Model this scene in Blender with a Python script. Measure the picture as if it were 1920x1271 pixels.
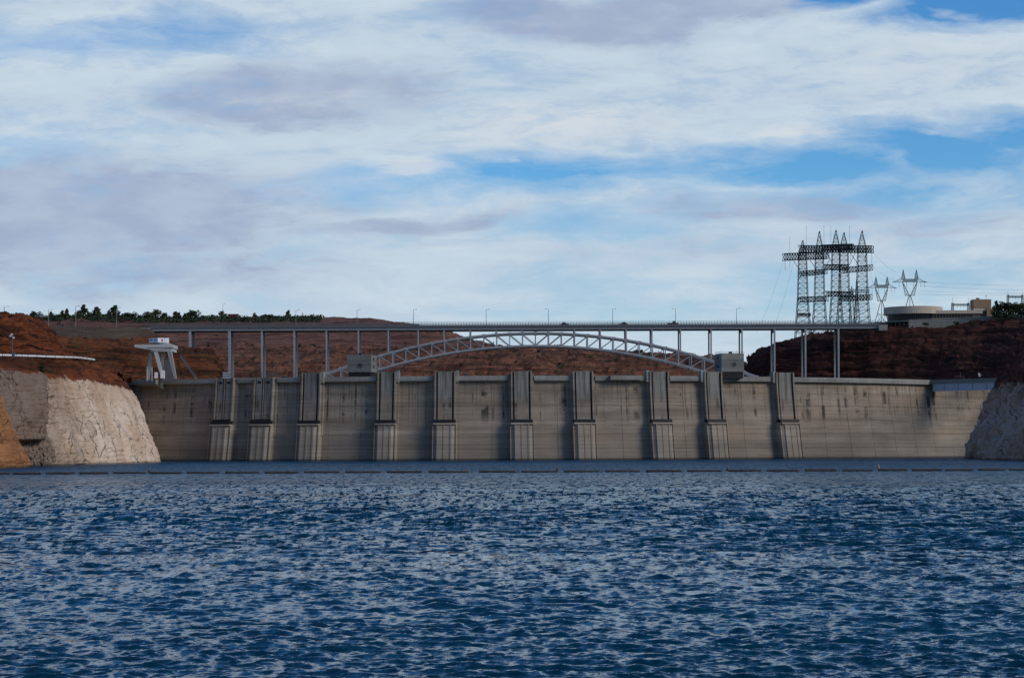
import bpy, math, random
import numpy as np
from mathutils import Vector, Matrix

for o in list(bpy.data.objects):
    bpy.data.objects.remove(o)
scene = bpy.context.scene
COL = scene.collection
random.seed(7)
R = math.radians

# ------------------------------------------------------------------ camera
F = 4300.0            # focal length in photo pixels (photo 1920 wide)
HZ = 843.0            # image row of the true horizon at the centre column
CAMH = 5.0            # upper deck of a boat
ROLL = 0.0038
CR, SR = math.cos(ROLL), math.sin(ROLL)
cam_d = bpy.data.cameras.new("camera")
cam_d.sensor_width = 36.0
cam_d.lens = 36.0 * F / 1920.0
cam_d.shift_y = (HZ - 635.5) / 1920.0
cam_d.clip_start = 0.5
cam_d.clip_end = 60000
cam = bpy.data.objects.new("camera", cam_d)
COL.objects.link(cam)
cam.matrix_world = Matrix(((CR, SR, 0, 0), (0, 0, -1, 0), (-SR, CR, 0, CAMH), (0, 0, 0, 1)))
scene.camera = cam

def W(px, py, Y):
    """world point seen at photo pixel (px, py) at distance Y"""
    dx, dy = px - 960.0, HZ - py
    return Vector(((dx * CR + dy * SR) * Y / F, Y, CAMH + (-dx * SR + dy * CR) * Y / F))

def DIR(px, py):
    v = W(px, py, 1000.0) - Vector((0, 0, CAMH))
    return v.normalized()

# ------------------------------------------------------------------ exposure
scene.view_settings.view_transform = 'Standard'
try:
    scene.view_settings.look = 'None'
except Exception:
    pass
scene.view_settings.exposure = 0.0
scene.view_settings.gamma = 1.0
scene.view_settings.use_curve_mapping = False

# ------------------------------------------------------------------ node helper
class NT:
    def __init__(s, tree):
        s.t = tree
        s.n = tree.nodes
        s.l = tree.links
    def set(s, sock, v):
        if v is None:
            return
        if isinstance(v, bpy.types.NodeSocket):
            s.l.new(v, sock)
        else:
            sock.default_value = v
    def math(s, op, a, b=None, c=None, clamp=False):
        n = s.n.new('ShaderNodeMath'); n.operation = op; n.use_clamp = clamp
        s.set(n.inputs[0], a); s.set(n.inputs[1], b); s.set(n.inputs[2], c)
        return n.outputs[0]
    def vm(s, op, a, b=None):
        n = s.n.new('ShaderNodeVectorMath'); n.operation = op
        s.set(n.inputs[0], a); s.set(n.inputs[1], b)
        return n.outputs['Value'] if op in ('LENGTH', 'DOT_PRODUCT', 'DISTANCE') else n.outputs[0]
    def noise(s, vec, scale=1.0, detail=4.0, rough=0.55, dist=0.0):
        n = s.n.new('ShaderNodeTexNoise')
        s.set(n.inputs['Vector'], vec); s.set(n.inputs['Scale'], scale)
        s.set(n.inputs['Detail'], detail); s.set(n.inputs['Roughness'], rough); s.set(n.inputs['Distortion'], dist)
        return n.outputs[0]
    def noisec(s, vec, scale=1.0, detail=3.0, rough=0.55):
        n = s.n.new('ShaderNodeTexNoise')
        s.set(n.inputs['Vector'], vec); s.set(n.inputs['Scale'], scale)
        s.set(n.inputs['Detail'], detail); s.set(n.inputs['Roughness'], rough)
        return n.outputs[1]
    def voro(s, vec, scale=1.0, feature='F1'):
        n = s.n.new('ShaderNodeTexVoronoi'); n.feature = feature
        s.set(n.inputs['Vector'], vec); s.set(n.inputs['Scale'], scale)
        return n.outputs[0]
    def mr(s, v, a, b, c=0.0, d=1.0, smooth=True):
        n = s.n.new('ShaderNodeMapRange')
        n.interpolation_type = 'SMOOTHSTEP' if smooth else 'LINEAR'
        s.set(n.inputs[0], v); s.set(n.inputs[1], a); s.set(n.inputs[2], b); s.set(n.inputs[3], c); s.set(n.inputs[4], d)
        return n.outputs[0]
    def mix(s, f, a, b, mode='MIX'):
        n = s.n.new('ShaderNodeMix'); n.data_type = 'RGBA'; n.blend_type = mode
        s.set(n.inputs[0], f)
        for sock, v in ((n.inputs[6], a), (n.inputs[7], b)):
            if isinstance(v, (tuple, list)) and len(v) == 3:
                v = (*v, 1.0)
            s.set(sock, v)
        return n.outputs[2]
    def comb(s, x, y, z):
        n = s.n.new('ShaderNodeCombineXYZ')
        s.set(n.inputs[0], x); s.set(n.inputs[1], y); s.set(n.inputs[2], z)
        return n.outputs[0]
    def sep(s, v):
        n = s.n.new('ShaderNodeSeparateXYZ'); s.set(n.inputs[0], v)
        return n.outputs
    def bump(s, h, strength=0.5, dist=0.3, normal=None):
        n = s.n.new('ShaderNodeBump')
        s.set(n.inputs['Height'], h); s.set(n.inputs['Strength'], strength); s.set(n.inputs['Distance'], dist)
        if normal is not None:
            s.set(n.inputs['Normal'], normal)
        return n.outputs[0]

# ------------------------------------------------------------------ sky and sun
SUN_DIR = Vector((0.80, -0.42, 0.50)).normalized()      # towards the sun: right of and behind the camera
SUN_EL = math.asin(SUN_DIR.z)
SUN_AZ = math.atan2(SUN_DIR.x, SUN_DIR.y)
world = bpy.data.worlds.new("World")
scene.world = world
world.use_nodes = True
T = NT(world.node_tree)
T.n.clear()
wout = T.n.new('ShaderNodeOutputWorld')
bg = T.n.new('ShaderNodeBackground')
T.l.new(bg.outputs[0], wout.inputs[0])
bg.inputs[1].default_value = 0.10
sky = T.n.new('ShaderNodeTexSky')
sky.sky_type = 'NISHITA'
sky.sun_disc = False
sky.sun_elevation = SUN_EL
sky.sun_rotation = SUN_AZ
sky.altitude = 1100
sky.air_density = 1.0
sky.dust_density = 0.3
sky.ozone_density = 2.5
hs = T.n.new('ShaderNodeHueSaturation')
hs.inputs['Saturation'].default_value = 1.45
hs.inputs['Value'].default_value = 1.0
T.l.new(sky.outputs[0], hs.inputs['Color'])
tc = T.n.new('ShaderNodeTexCoord')
d0 = tc.outputs['Generated']
st = T.vm('MULTIPLY', d0, (1.0, 1.0, 3.6))
warp = T.noisec(st, 11.0, 5.0, 0.55)
warp = T.vm('SUBTRACT', warp, (0.5, 0.5, 0.5))
dw = T.vm('ADD', d0, T.vm('MULTIPLY', warp, (0.085, 0.085, 0.024)))
fine = T.noise(T.vm('MULTIPLY', d0, (1.0, 1.0, 2.6)), 30.0, 6.0, 0.55)
big = T.noise(T.vm('MULTIPLY', d0, (1.0, 1.0, 3.0)), 4.0, 5.0, 0.55)
streak = T.noise(T.vm('MULTIPLY', dw, (1.0, 1.0, 4.2)), 15.0, 5.0, 0.50)

def blob(px, py, wx, wy, tilt=0.0, inner=0.05, outer=1.15):
    """soft ellipse of sky about a direction, edges torn by the warp noise"""
    v = T.vm('SUBTRACT', dw, tuple(DIR(px, py)))
    if tilt:
        n = T.n.new('ShaderNodeVectorRotate'); n.rotation_type = 'Y_AXIS'
        T.set(n.inputs['Vector'], v); n.inputs['Angle'].default_value = R(tilt)
        v = n.outputs[0]
    v = T.vm('MULTIPLY', v, (F / wx, F / wx, F / wy))
    return T.mr(T.vm('LENGTH', v), inner, outer, 1.0, 0.0)

def total(items, op='MAXIMUM'):
    acc = None
    for b, k in items:
        b = T.math('MULTIPLY', b, k)
        acc = b if acc is None else T.math(op, acc, b)
    return acc

blue = total([
    (blob(1000, 330, 420, 62, 2), 0.85), (blob(1450, 315, 420, 60, -3), 0.95), (blob(1760, 285, 330, 70, -6), 1.0),
    (blob(1960, 270, 240, 80, -4), 1.0), (blob(1560, 0, 170, 34, 4), 1.0), (blob(1850, 6, 280, 54, 3), 1.2),
    (blob(1120, 420, 270, 50, 2), 0.55), (blob(1600, 350, 520, 70, -4), 0.6), (blob(800, 345, 420, 60, 2), 0.5), (blob(640, 330, 200, 34, 6), 0.55),
    (blob(1600, 560, 700, 120, 0), 0.30), (blob(1200, 580, 500, 90, 0), 0.22), (blob(1280, 318, 560, 50, 1), 0.7), (blob(240, 75, 420, 80, 5), 0.35), (blob(60, 270, 300, 60, 0), 0.25)])
sepd = T.sep(d0)
# above the frame the cloud deck breaks up
hi = T.mr(sepd[2], 0.185, 0.25, 0.0, 1.0)
hi_n = T.math('MULTIPLY', hi, T.mr(big, 0.34, 0.52, 0.62, 1.0))
open_sky = T.math('MAXIMUM', blue, hi_n)
cover = T.math('ADD', 0.95, T.math('MULTIPLY', T.math('SUBTRACT', streak, 0.5), 0.9))
cover = T.math('ADD', cover, T.math('MULTIPLY', T.math('SUBTRACT', fine, 0.5), 0.5))
wisp = T.noise(T.vm('MULTIPLY', dw, (1.0, 1.0, 4.5)), 48.0, 8.0, 0.66)
cover = T.math('ADD', cover, T.math('MULTIPLY', T.math('SUBTRACT', wisp, 0.5), 0.70))
cover = T.math('SUBTRACT', cover, T.math('MULTIPLY', open_sky, 1.15), clamp=True)
cover = T.mr(cover, 0.0, 0.92, 0.06, 1.0, False)
dark = total([
    (blob(590, 172, 340, 85, 2, 0.1), 1.0), (blob(690, 160, 200, 60, 0, 0.1), 0.4), (blob(110, 395, 660, 135, 3, 0.0), 1.15), (blob(380, 430, 420, 70, 6, 0.0), 0.85),
    (blob(760, 425, 330, 26, 7, 0.1), 0.8), (blob(1090, 38, 340, 60, -6, 0.1), 1.2), (blob(1290, 18, 300, 44, -3, 0.1), 1.1), (blob(1210, 80, 160, 26, -2), 0.5),
    (blob(1480, 388, 330, 40, -1, 0.1), 0.85), (blob(1780, 420, 300, 50, 2, 0.1), 0.5), (blob(1100, 425, 260, 26, 2), 0.42), (blob(620, 497, 110, 18, 0), 0.5), (blob(200, 500, 600, 80, 0), 0.7),
    (blob(1300, 480, 600, 60, -1), 0.3)], 'MAXIMUM')
dark = T.math('ADD', dark, T.math('MULTIPLY', T.math('SUBTRACT', wisp, 0.5), T.math('MULTIPLY', T.mr(dark, 0.0, 0.3), 1.3)))
dark = T.mr(dark, 0.06, 0.80, 0.0, 1.0)
hi_d = T.math('MULTIPLY', T.mr(sepd[2], 0.2, 0.3), T.mr(fine, 0.45, 0.7, 0.0, 0.25))
dark = T.math('MAXIMUM', dark, hi_d)
lite = total([
    (blob(600, 186, 230, 36, 0, 0.1), 0.35), (blob(730, 324, 130, 26, 6, 0.2), 1.0), (blob(970, 297, 46, 12, 0, 0.2), 0.9), (blob(1060, 235, 330, 60, 2, 0.0), 0.75),
    (blob(1510, 252, 120, 28, -3, 0.1), 0.95), (blob(1790, 245, 120, 14, 0, 0.1), 0.5), (blob(970, 355, 60, 18), 0.4), (blob(1830, 26, 70, 18, -4), 0.6),
    (blob(1750, 120, 420, 110, -4, 0), 0.35)], 'MAXIMUM')
lite = T.math('ADD', lite, T.math('MULTIPLY', T.math('SUBTRACT', wisp, 0.5), T.math('MULTIPLY', T.mr(lite, 0.0, 0.25), 0.9)))
lite = T.mr(lite, 0.02, 1.0, 0.0, 0.9)
cloud = T.mix(T.mr(streak, 0.30, 0.70), (4.75, 5.95, 7.2), (5.75, 6.85, 7.8))
cloud = T.mix(T.mr(fine, 0.40, 0.75, 0.0, 0.5), cloud, (6.3, 7.2, 8.0))
cloud = T.mix(dark, cloud, T.mix(T.mr(fine, 0.35, 0.65), (3.55, 4.3, 5.9), (4.3, 5.2, 6.6)))
cloud = T.mix(T.mr(wisp, 0.36, 0.66, 0.22, 0.0), cloud, (3.9, 5.05, 6.5))
cloud = T.mix(lite, cloud, (6.6, 7.1, 7.6))
cover = T.math('MAXIMUM', cover, T.math('MULTIPLY', lite, 0.92))
cover = T.math('MAXIMUM', cover, T.math('MULTIPLY', dark, 0.75))
blu = T.mix(1.0, hs.outputs[0], (0.74, 1.0, 1.18), 'MULTIPLY')
skyc = T.mix(cover, blu, cloud)
T.l.new(skyc, bg.inputs[0])

sun_d = bpy.data.lights.new("sun", 'SUN')
sun_d.energy = 2.0
sun_d.angle = R(24)
sun_d.color = (1.0, 0.90, 0.78)
sun = bpy.data.objects.new("sun", sun_d)
COL.objects.link(sun)
sun.rotation_euler = (-SUN_DIR).to_track_quat('-Z', 'Y').to_euler()
sun.location = (300, -200, 300)

# ------------------------------------------------------------------ noise (numpy)
_rng = np.random.RandomState(3)
_perm = np.tile(_rng.permutation(256), 4)
_g = _rng.normal(size=(256, 3)); _g /= np.linalg.norm(_g, axis=1)[:, None]

def perlin(p):
    i = np.floor(p).astype(np.int64); f = p - i
    i &= 255
    u = f * f * f * (f * (f * 6 - 15) + 10)
    out = 0
    for dx in (0, 1):
        wx = u[:, 0] if dx else 1 - u[:, 0]
        for dy in (0, 1):
            wy = u[:, 1] if dy else 1 - u[:, 1]
            for dz in (0, 1):
                wz = u[:, 2] if dz else 1 - u[:, 2]
                h = _perm[_perm[_perm[(i[:, 0] + dx) & 255] + ((i[:, 1] + dy) & 255)] + ((i[:, 2] + dz) & 255)]
                g = _g[h & 255]
                out = out + wx * wy * wz * (g[:, 0] * (f[:, 0] - dx) + g[:, 1] * (f[:, 1] - dy) + g[:, 2] * (f[:, 2] - dz))
    return out

def fbm(p, oct=5, gain=0.5, ridged=False):
    a, s, t = 1.0, 0.0, 0.0
    for k in range(oct):
        n = perlin(p + 17.3 * k)
        if ridged:
            n = 0.5 - np.abs(n) * 1.6
        s = s + a * n; t += a
        a *= gain; p = p * 2.03
    return s / t

def cells(p, seed=0):
    """random value per Voronoi cell, plus distance to the nearest cell wall"""
    b = np.floor(p).astype(np.int64); f1 = np.full(len(p), 9.0); f2 = np.full(len(p), 9.0); val = np.zeros(len(p))
    for dx in (-1, 0, 1):
        for dy in (-1, 0, 1):
            for dz in (-1, 0, 1):
                c = b + np.array([dx, dy, dz])
                h = _perm[_perm[_perm[(c[:, 0] + seed) & 255] + (c[:, 1] & 255)] + (c[:, 2] & 255)] & 255
                j = c + 0.5 + 0.46 * _g[h]
                d = np.linalg.norm(p - j, axis=1)
                nw = d < f1
                f2 = np.where(nw, f1, np.minimum(f2, d)); val = np.where(nw, h / 255.0, val); f1 = np.minimum(f1, d)
    return val, f2 - f1

# ------------------------------------------------------------------ object helpers
def link(o):
    COL.objects.link(o); return o

def tag(o, label=None, cat=None, group=None, kind=None):
    if label: o['label'] = label
    if cat: o['category'] = cat
    if group: o['group'] = group
    if kind: o['kind'] = kind
    return o

def empty(name, loc, label=None, cat=None, group=None, rz=0.0):
    o = link(bpy.data.objects.new(name, None))
    o.location = loc; o.rotation_euler = (0, 0, rz); o.empty_display_size = 1.0
    return tag(o, label, cat, group)

class MB:
    """collects faces, then links them as ONE mesh object"""
    def __init__(s):
        s.v = []; s.f = []
    def poly(s, pts):
        b = len(s.v); s.v += [tuple(p) for p in pts]; s.f.append(tuple(range(b, b + len(pts))))
    def loft(s, rings, closed=True, cap=True):
        b = len(s.v); n = len(rings[0])
        for r in rings:
            s.v += [tuple(p) for p in r]
        m = n if closed else n - 1
        for k in range(len(rings) - 1):
            for i in range(m):
                j = (i + 1) % n
                s.f.append((b + k * n + i, b + k * n + j, b + (k + 1) * n + j, b + (k + 1) * n + i))
        if cap and closed:
            s.f.append(tuple(b + i for i in reversed(range(n))))
            s.f.append(tuple(b + (len(rings) - 1) * n + i for i in range(n)))
    def box(s, x0, x1, y0, y1, z0, z1):
        r = [(x0, y0), (x1, y0), (x1, y1), (x0, y1)]
        s.loft([[(x, y, z0) for x, y in r], [(x, y, z1) for x, y in r]])
    def bar(s, a, b, w=0.3, h=None, n=4):
        a = Vector(a); b = Vector(b); d = (b - a)
        if d.length < 1e-6: return
        d.normalize()
        up = Vector((0, 0, 1)) if abs(d.z) < 0.95 else Vector((0, 1, 0))
        x = d.cross(up).normalized(); y = x.cross(d).normalized()
        h = w if h is None else h
        if n == 4:
            cs = [(-.5, -.5), (.5, -.5), (.5, .5), (-.5, .5)]
        else:
            cs = [(.5 * math.cos(2 * math.pi * k / n), .5 * math.sin(2 * math.pi * k / n)) for k in range(n)]
        s.loft([[p + x * (cx * w) + y * (cy * h) for cx, cy in cs] for p in (a, b)])
    def cyl(s, c, r0, r1, z0, z1, n=12):
        s.loft([[(c[0] + r * math.cos(2 * math.pi * k / n), c[1] + r * math.sin(2 * math.pi * k / n), z) for k in range(n)] for r, z in ((r0, z0), (r1, z1))])
    def mesh(s, name):
        me = bpy.data.meshes.new(name); me.from_pydata(s.v, [], s.f); me.update(); return me
    def build(s, name, mat, parent=None, smooth=False, recalc=True):
        me = s.mesh(name)
        if recalc:
            import bmesh
            bm = bmesh.new(); bm.from_mesh(me); bmesh.ops.recalc_face_normals(bm, faces=bm.faces); bm.to_mesh(me); bm.free()
        if mat: me.materials.append(mat)
        if smooth:
            me.polygons.foreach_set('use_smooth', [True] * len(me.polygons))
        o = link(bpy.data.objects.new(name, me))
        if parent is not None:
            attach(o, parent)
        return o

def attach(o, parent):
    """parent keeping the child's vertices in world space (parents here are unrotated or local builders)"""
    o.parent = parent
    if o.get('_local') is None and LOCAL is False:
        o.matrix_parent_inverse = world_of(parent).inverted()

def world_of(p):
    m = Matrix.LocRotScale(p.location, p.rotation_euler, p.scale)
    if p.parent is not None:
        m = world_of(p.parent) @ p.matrix_parent_inverse @ m
    return m

LOCAL = False         # False: vertices given in world space; True: in the parent's space

def copy_tree(o, parent=None):
    c = o.copy(); COL.objects.link(c)
    if parent is not None:
        c.parent = parent
        c.matrix_parent_inverse = o.matrix_parent_inverse.copy()
    for ch in list(o.children):
        copy_tree(ch, c)
    return c

ORD = ['first', 'second', 'third', 'fourth', 'fifth', 'sixth', 'seventh', 'eighth', 'ninth', 'tenth', 'eleventh', 'twelfth', 'thirteenth',
       'fourteenth', 'fifteenth', 'sixteenth', 'seventeenth', 'eighteenth', 'nineteenth', 'twentieth', 'twenty-first', 'twenty-second', 'twenty-third',
       'twenty-fourth', 'twenty-fifth', 'twenty-sixth', 'twenty-seventh', 'twenty-eighth', 'twenty-ninth', 'thirtieth', 'thirty-first', 'thirty-second',
       'thirty-third', 'thirty-fourth', 'thirty-fifth', 'thirty-sixth', 'thirty-seventh', 'thirty-eighth', 'thirty-ninth', 'fortieth', 'forty-first', 'forty-second']

# ------------------------------------------------------------------ materials
def new_mat(name):
    m = bpy.data.materials.new(name); m.use_nodes = True
    t = NT(m.node_tree); t.n.clear()
    out = t.n.new('ShaderNodeOutputMaterial'); p = t.n.new('ShaderNodeBsdfPrincipled')
    t.l.new(p.outputs[0], out.inputs[0])
    p.inputs['Roughness'].default_value = 0.8
    p.inputs['Specular IOR Level'].default_value = 0.25
    return m, t, p

def world_pos(t):
    return t.n.new('ShaderNodeNewGeometry').outputs['Position']

def plain(name, col, rough=0.6, var=0.18, scale=0.8, metal=0.0, spec=0.3):
    m, t, p = new_mat(name)
    pos = world_pos(t)
    n = t.noise(pos, scale, 5.0, 0.6)
    k = t.mr(n, 0.3, 0.7, 1.0 - var, 1.0 + var, False)
    c = t.mix(1.0, (*col, 1), t.comb(k, k, k), 'MULTIPLY')
    t.l.new(c, p.inputs['Base Color'])
    p.inputs['Roughness'].default_value = rough
    p.inputs['Metallic'].default_value = metal
    p.inputs['Specular IOR Level'].default_value = spec
    return m

def concrete(name, base, use_uv=True, stain=1.0, green=0.0):
    m, t, p = new_mat(name)
    if use_uv:
        uv = t.n.new('ShaderNodeUVMap'); uv.uv_map = 'metres'
        v = uv.outputs[0]
    else:
        v = world_pos(t)
        x = t.sep(v); v = t.comb(t.math('ADD', x[0], x[1]), x[2], 0.0)
    s = t.sep(v); S, Z = s[0], s[1]
    # broad blotches and horizontal high-water bands
    band = t.noise(t.comb(t.math('MULTIPLY', S, 0.012), t.math('MULTIPLY', Z, 0.24), 2.0), 1.0, 6.0, 0.62)
    blot = t.noise(t.comb(t.math('MULTIPLY', S, 0.06), t.math('MULTIPLY', Z, 0.09), 5.0), 1.0, 6.0, 0.6)
    k = t.math('ADD', t.mr(band, 0.28, 0.72, 0.60, 1.32, False), t.mr(blot, 0.3, 0.7, -0.20, 0.20, False))
    # lift lines
    fz = t.math('FRACT', t.math('MULTIPLY', t.math('ADD', Z, t.math('MULTIPLY', t.noise(t.comb(S, 0.0, 0.0), 0.05), 0.25)), 1 / 1.9))
    ln = t.math('MULTIPLY', t.mr(t.math('ABSOLUTE', t.math('SUBTRACT', fz, 0.5)), 0.40, 0.5), t.mr(t.noise(t.comb(S, Z, 1.0), 0.12, 4.0), 0.40, 0.64))
    # brown run-off from the crest
    run = t.noise(t.comb(t.math('MULTIPLY', S, 0.55), t.math('MULTIPLY', Z, 0.03), 9.0), 1.0, 5.0, 0.65)
    runz = t.mr(t.math('ADD', Z, t.math('MULTIPLY', run, 10.0)), 32.0, 44.0)
    runm = t.math('MULTIPLY', t.mr(run, 0.42, 0.66), runz)
    # dark seepage streaks, strong in the upper middle of the face
    sx = t.noise(t.comb(t.math('MULTIPLY', S, 0.42), t.math('MULTIPLY', Z, 0.014), 21.0), 1.0, 3.0, 0.5)
    seg = t.noise(t.comb(t.math('MULTIPLY', S, 0.10), t.math('MULTIPLY', Z, 0.16), 33.0), 1.0, 4.0, 0.6)
    sz = t.math('MULTIPLY', t.mr(Z, 16.0, 24.0), t.mr(Z, 33.0, 40.0, 1.0, 0.25))
    sk = t.math('MULTIPLY', t.math('MULTIPLY', t.mr(sx, 0.53, 0.64), t.mr(seg, 0.44, 0.58)), sz)
    sk = t.math('MULTIPLY', sk, 0.85 * stain)
    thin = t.noise(t.comb(t.math('MULTIPLY', S, 1.1), t.math('MULTIPLY', Z, 0.012), 51.0), 1.0, 2.0, 0.5)
    tm = t.math('MULTIPLY', t.mr(thin, 0.60, 0.70), t.mr(t.math('ADD', Z, t.math('MULTIPLY', seg, 26.0)), 24.0, 40.0))
    wet = t.mr(Z, 0.4, 1.3, 0.75, 0.0)
    col = t.mix(1.0, (*base, 1), t.comb(k, k, k), 'MULTIPLY')
    col = t.mix(t.mr(t.noise(t.comb(t.math('MULTIPLY', S, 0.03), t.math('MULTIPLY', Z, 0.12), 7.0), 1.0, 4.0), 0.45, 0.65, 0.0, 0.5), col, (base[0] * 0.98, base[1] * 0.86, base[2] * 0.76))
    low = t.mr(Z, 6.0, 14.0, 0.40, 0.0)
    col = t.mix(low, col, (base[0] * 0.68, base[1] * 0.72, base[2] * 0.74))
    col = t.mix(t.math('MULTIPLY', ln, 0.75), col, (0.06, 0.052, 0.042))
    col = t.mix(t.math('MULTIPLY', runm, 0.42 * stain), col, (0.10, 0.068, 0.04))
    col = t.mix(t.math('MULTIPLY', tm, 0.55 * stain), col, (0.05, 0.045, 0.038))
    col = t.mix(sk, col, (0.022, 0.022, 0.021))
    if green:
        gz = t.mr(Z, 27.0, 33.0, 0.0, green)
        col = t.mix(gz, col, t.mix(t.mr(run, 0.4, 0.6), (0.235, 0.24, 0.215), (0.105, 0.108, 0.098)))
    col = t.mix(wet, col, (0.03, 0.03, 0.028))
    t.l.new(col, p.inputs['Base Color'])
    p.inputs['Roughness'].default_value = 0.9
    gr = t.noise(v, 1.2, 6.0, 0.7)
    t.l.new(t.bump(gr, 0.35, 0.12), p.inputs['Normal'])
    return m

def rock(name, red, dark, ring=True, white=(0.70, 0.56, 0.42), scrub=0.0, ringz=33.0, strata=1.0, dusk=None, bk=0.9, ck=0.03):
    m, t, p = new_mat(name)
    pos = world_pos(t)
    s = t.sep(pos)
    n1 = t.noise(pos, 0.05, 7.0, 0.65)
    n2 = t.noise(pos, 0.35, 6.0, 0.7)
    warped = t.vm('ADD', pos, t.vm('MULTIPLY', t.noisec(pos, 0.04, 3.0), (6.0, 6.0, 5.0)))
    lay = t.noise(t.vm('MULTIPLY', warped, (0.025, 0.025, 0.75)), 1.0, 6.0, 0.68)
    col = t.mix(t.mr(n1, 0.35, 0.65), red, (red[0] * 0.72, red[1] * 0.66, red[2] * 0.62))
    col = t.mix(t.mr(n2, 0.48, 0.72, 0.0, 0.35), col, (red[0] * 1.25, red[1] * 1.45, red[2] * 1.6))
    col = t.mix(t.mr(lay, 0.50, 0.70, 0.0, 0.75 * strata), col, dark)
    bed = t.noise(t.vm('MULTIPLY', warped, (0.010, 0.010, 0.26)), 1.0, 3.0, 0.5)
    col = t.mix(t.mr(bed, 0.52, 0.60, 0.0, 0.62 * strata), col, dark)
    seam = t.noise(t.vm('MULTIPLY', warped, (0.012, 0.012, 0.95)), 1.0, 2.0, 0.5)
    col = t.mix(t.mr(seam, 0.60, 0.66, 0.0, 0.8 * strata), col, (dark[0] * 0.6, dark[1] * 0.6, dark[2] * 0.6))
    # desert varnish hanging down
    var = t.noise(t.vm('MULTIPLY', pos, (0.16, 0.16, 0.03)), 1.0, 5.0, 0.6)
    col = t.mix(t.mr(var, 0.52, 0.68, 0.0, 0.55), col, dark)
    # joint cracks
    wv = t.vm('ADD', pos, t.vm('MULTIPLY', t.noisec(pos, 0.12, 4.0), (9.0, 9.0, 9.0)))
    cr = t.voro(t.vm('MULTIPLY', wv, (0.12, 0.12, 0.055)), 1.0, 'DISTANCE_TO_EDGE')
    crk = t.mr(cr, 0.0, ck, 1.0, 0.0)
    crk = t.math('MULTIPLY', crk, t.mr(t.noise(pos, 0.045, 3.0), 0.45, 0.6))
    if ring:
        zz = t.math('ADD', s[2], t.math('MULTIPLY', t.math('SUBTRACT', t.noise(t.vm('MULTIPLY', pos, (1, 1, 0.3)), 0.09, 6.0, 0.7), 0.5), 8.0))
        rm = t.mr(zz, ringz - 0.6, ringz + 0.6, 1.0, 0.0)
        patch = t.noise(t.vm('MULTIPLY', pos, (1.0, 1.0, 1.3)), 0.035, 6.0, 0.62)
        wcol = t.mix(t.mr(patch, 0.42, 0.62), white, (white[0] * 0.80, white[1] * 0.70, white[2] * 0.62))
        wcol = t.mix(t.mr(n2, 0.42, 0.7, 0.0, 0.6), wcol, (white[0] * 1.12, white[1] * 1.12, white[2] * 1.10))
        wcol = t.mix(t.mr(lay, 0.50, 0.70, 0.0, 0.22), wcol, (white[0] * 0.52, white[1] * 0.47, white[2] * 0.43))
        hang = t.mr(t.math('SUBTRACT', s[2], t.math('MULTIPLY', var, 30.0)), 8.0, 16.0, 0.0, 0.28)
        wcol = t.mix(hang, wcol, (0.30, 0.16, 0.09))
        if dusk:       # shade of the wall left of the cleft painted in grey-brown; brown-red rock beyond
            yb = t.math('ADD', s[1], t.math('MULTIPLY', t.math('SUBTRACT', t.noise(pos, 0.07, 5.0, 0.65), 0.5), 130.0))
            df = t.math('MAXIMUM', t.mr(s[1], dusk[0], dusk[1], 0.82, 0.0), t.mr(yb, 850.0, 900.0, 0.50, 0.0))
            wcol = t.mix(df, wcol, t.mix(t.mr(s[1], dusk[0], dusk[1]), (0.135, 0.098, 0.078), (0.19, 0.115, 0.078)))
        col = t.mix(rm, col, wcol)
    if scrub:
        sn = t.noise(pos, 0.16, 4.0, 0.6); sv = t.noise(pos, 0.6, 3.0, 0.7)
        sm = t.math('MULTIPLY', t.mr(sn, 0.45, 0.60), t.mr(sv, 0.46, 0.58))
        col = t.mix(t.math('MULTIPLY', sm, scrub), col, (0.048, 0.050, 0.026))
    col = t.mix(t.math('MULTIPLY', crk, 0.5), col, (0.03, 0.022, 0.018))
    wetb = t.mr(s[2], 0.3, 1.0, 0.7, 0.0)
    col = t.mix(wetb, col, (0.06, 0.05, 0.04))
    t.l.new(col, p.inputs['Base Color'])
    p.inputs['Roughness'].default_value = 0.95
    p.inputs['Specular IOR Level'].default_value = 0.1
    h = t.math('ADD', t.math('MULTIPLY', n2, 0.55), t.math('MULTIPLY', lay, 1.1))
    h = t.math('SUBTRACT', h, t.math('MULTIPLY', crk, 0.7))
    t.l.new(t.bump(h, bk, 1.2), p.inputs['Normal'])
    return m

M = {}
M['conc'] = concrete('dam_concrete', (0.285, 0.238, 0.182))
M['conc_tower'] = concrete('tower_concrete', (0.265, 0.232, 0.185), True, 0.5)
M['conc_rack'] = concrete('rack_concrete', (0.32, 0.275, 0.215), True, 0.4)
M['conc_panel'] = concrete('panel_concrete', (0.25, 0.212, 0.168), True, 0.8, 0.85)
M['conc_pale'] = concrete('parapet_concrete', (0.27, 0.275, 0.25), False, 0.4)
M['conc_grey'] = concrete('grey_concrete', (0.19, 0.20, 0.185), False, 0.25)
M['black'] = plain('black_steel', (0.012, 0.012, 0.013), 0.6)
M['dark_open'] = plain('dark_opening', (0.01, 0.01, 0.011), 0.9)
M['steel'] = plain('painted_bridge_steel', (0.28, 0.29, 0.298), 0.45, 0.15, 0.6, 0.0, 0.4)
M['steel_dark'] = plain('dark_bridge_steel', (0.10, 0.105, 0.11), 0.6)
M['rail'] = plain('galvanised_rail', (0.10, 0.11, 0.12), 0.5)
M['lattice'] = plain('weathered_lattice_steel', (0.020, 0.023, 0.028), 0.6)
M['wire'] = plain('cable', (0.06, 0.065, 0.07), 0.6)
M['lamp'] = plain('lamp_metal', (0.20, 0.20, 0.20), 0.5)
M['white'] = plain('white_paint', (0.72, 0.72, 0.70), 0.5, 0.1)
M['cream'] = plain('cream_precast', (0.46, 0.385, 0.30), 0.8, 0.12, 0.5)
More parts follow.
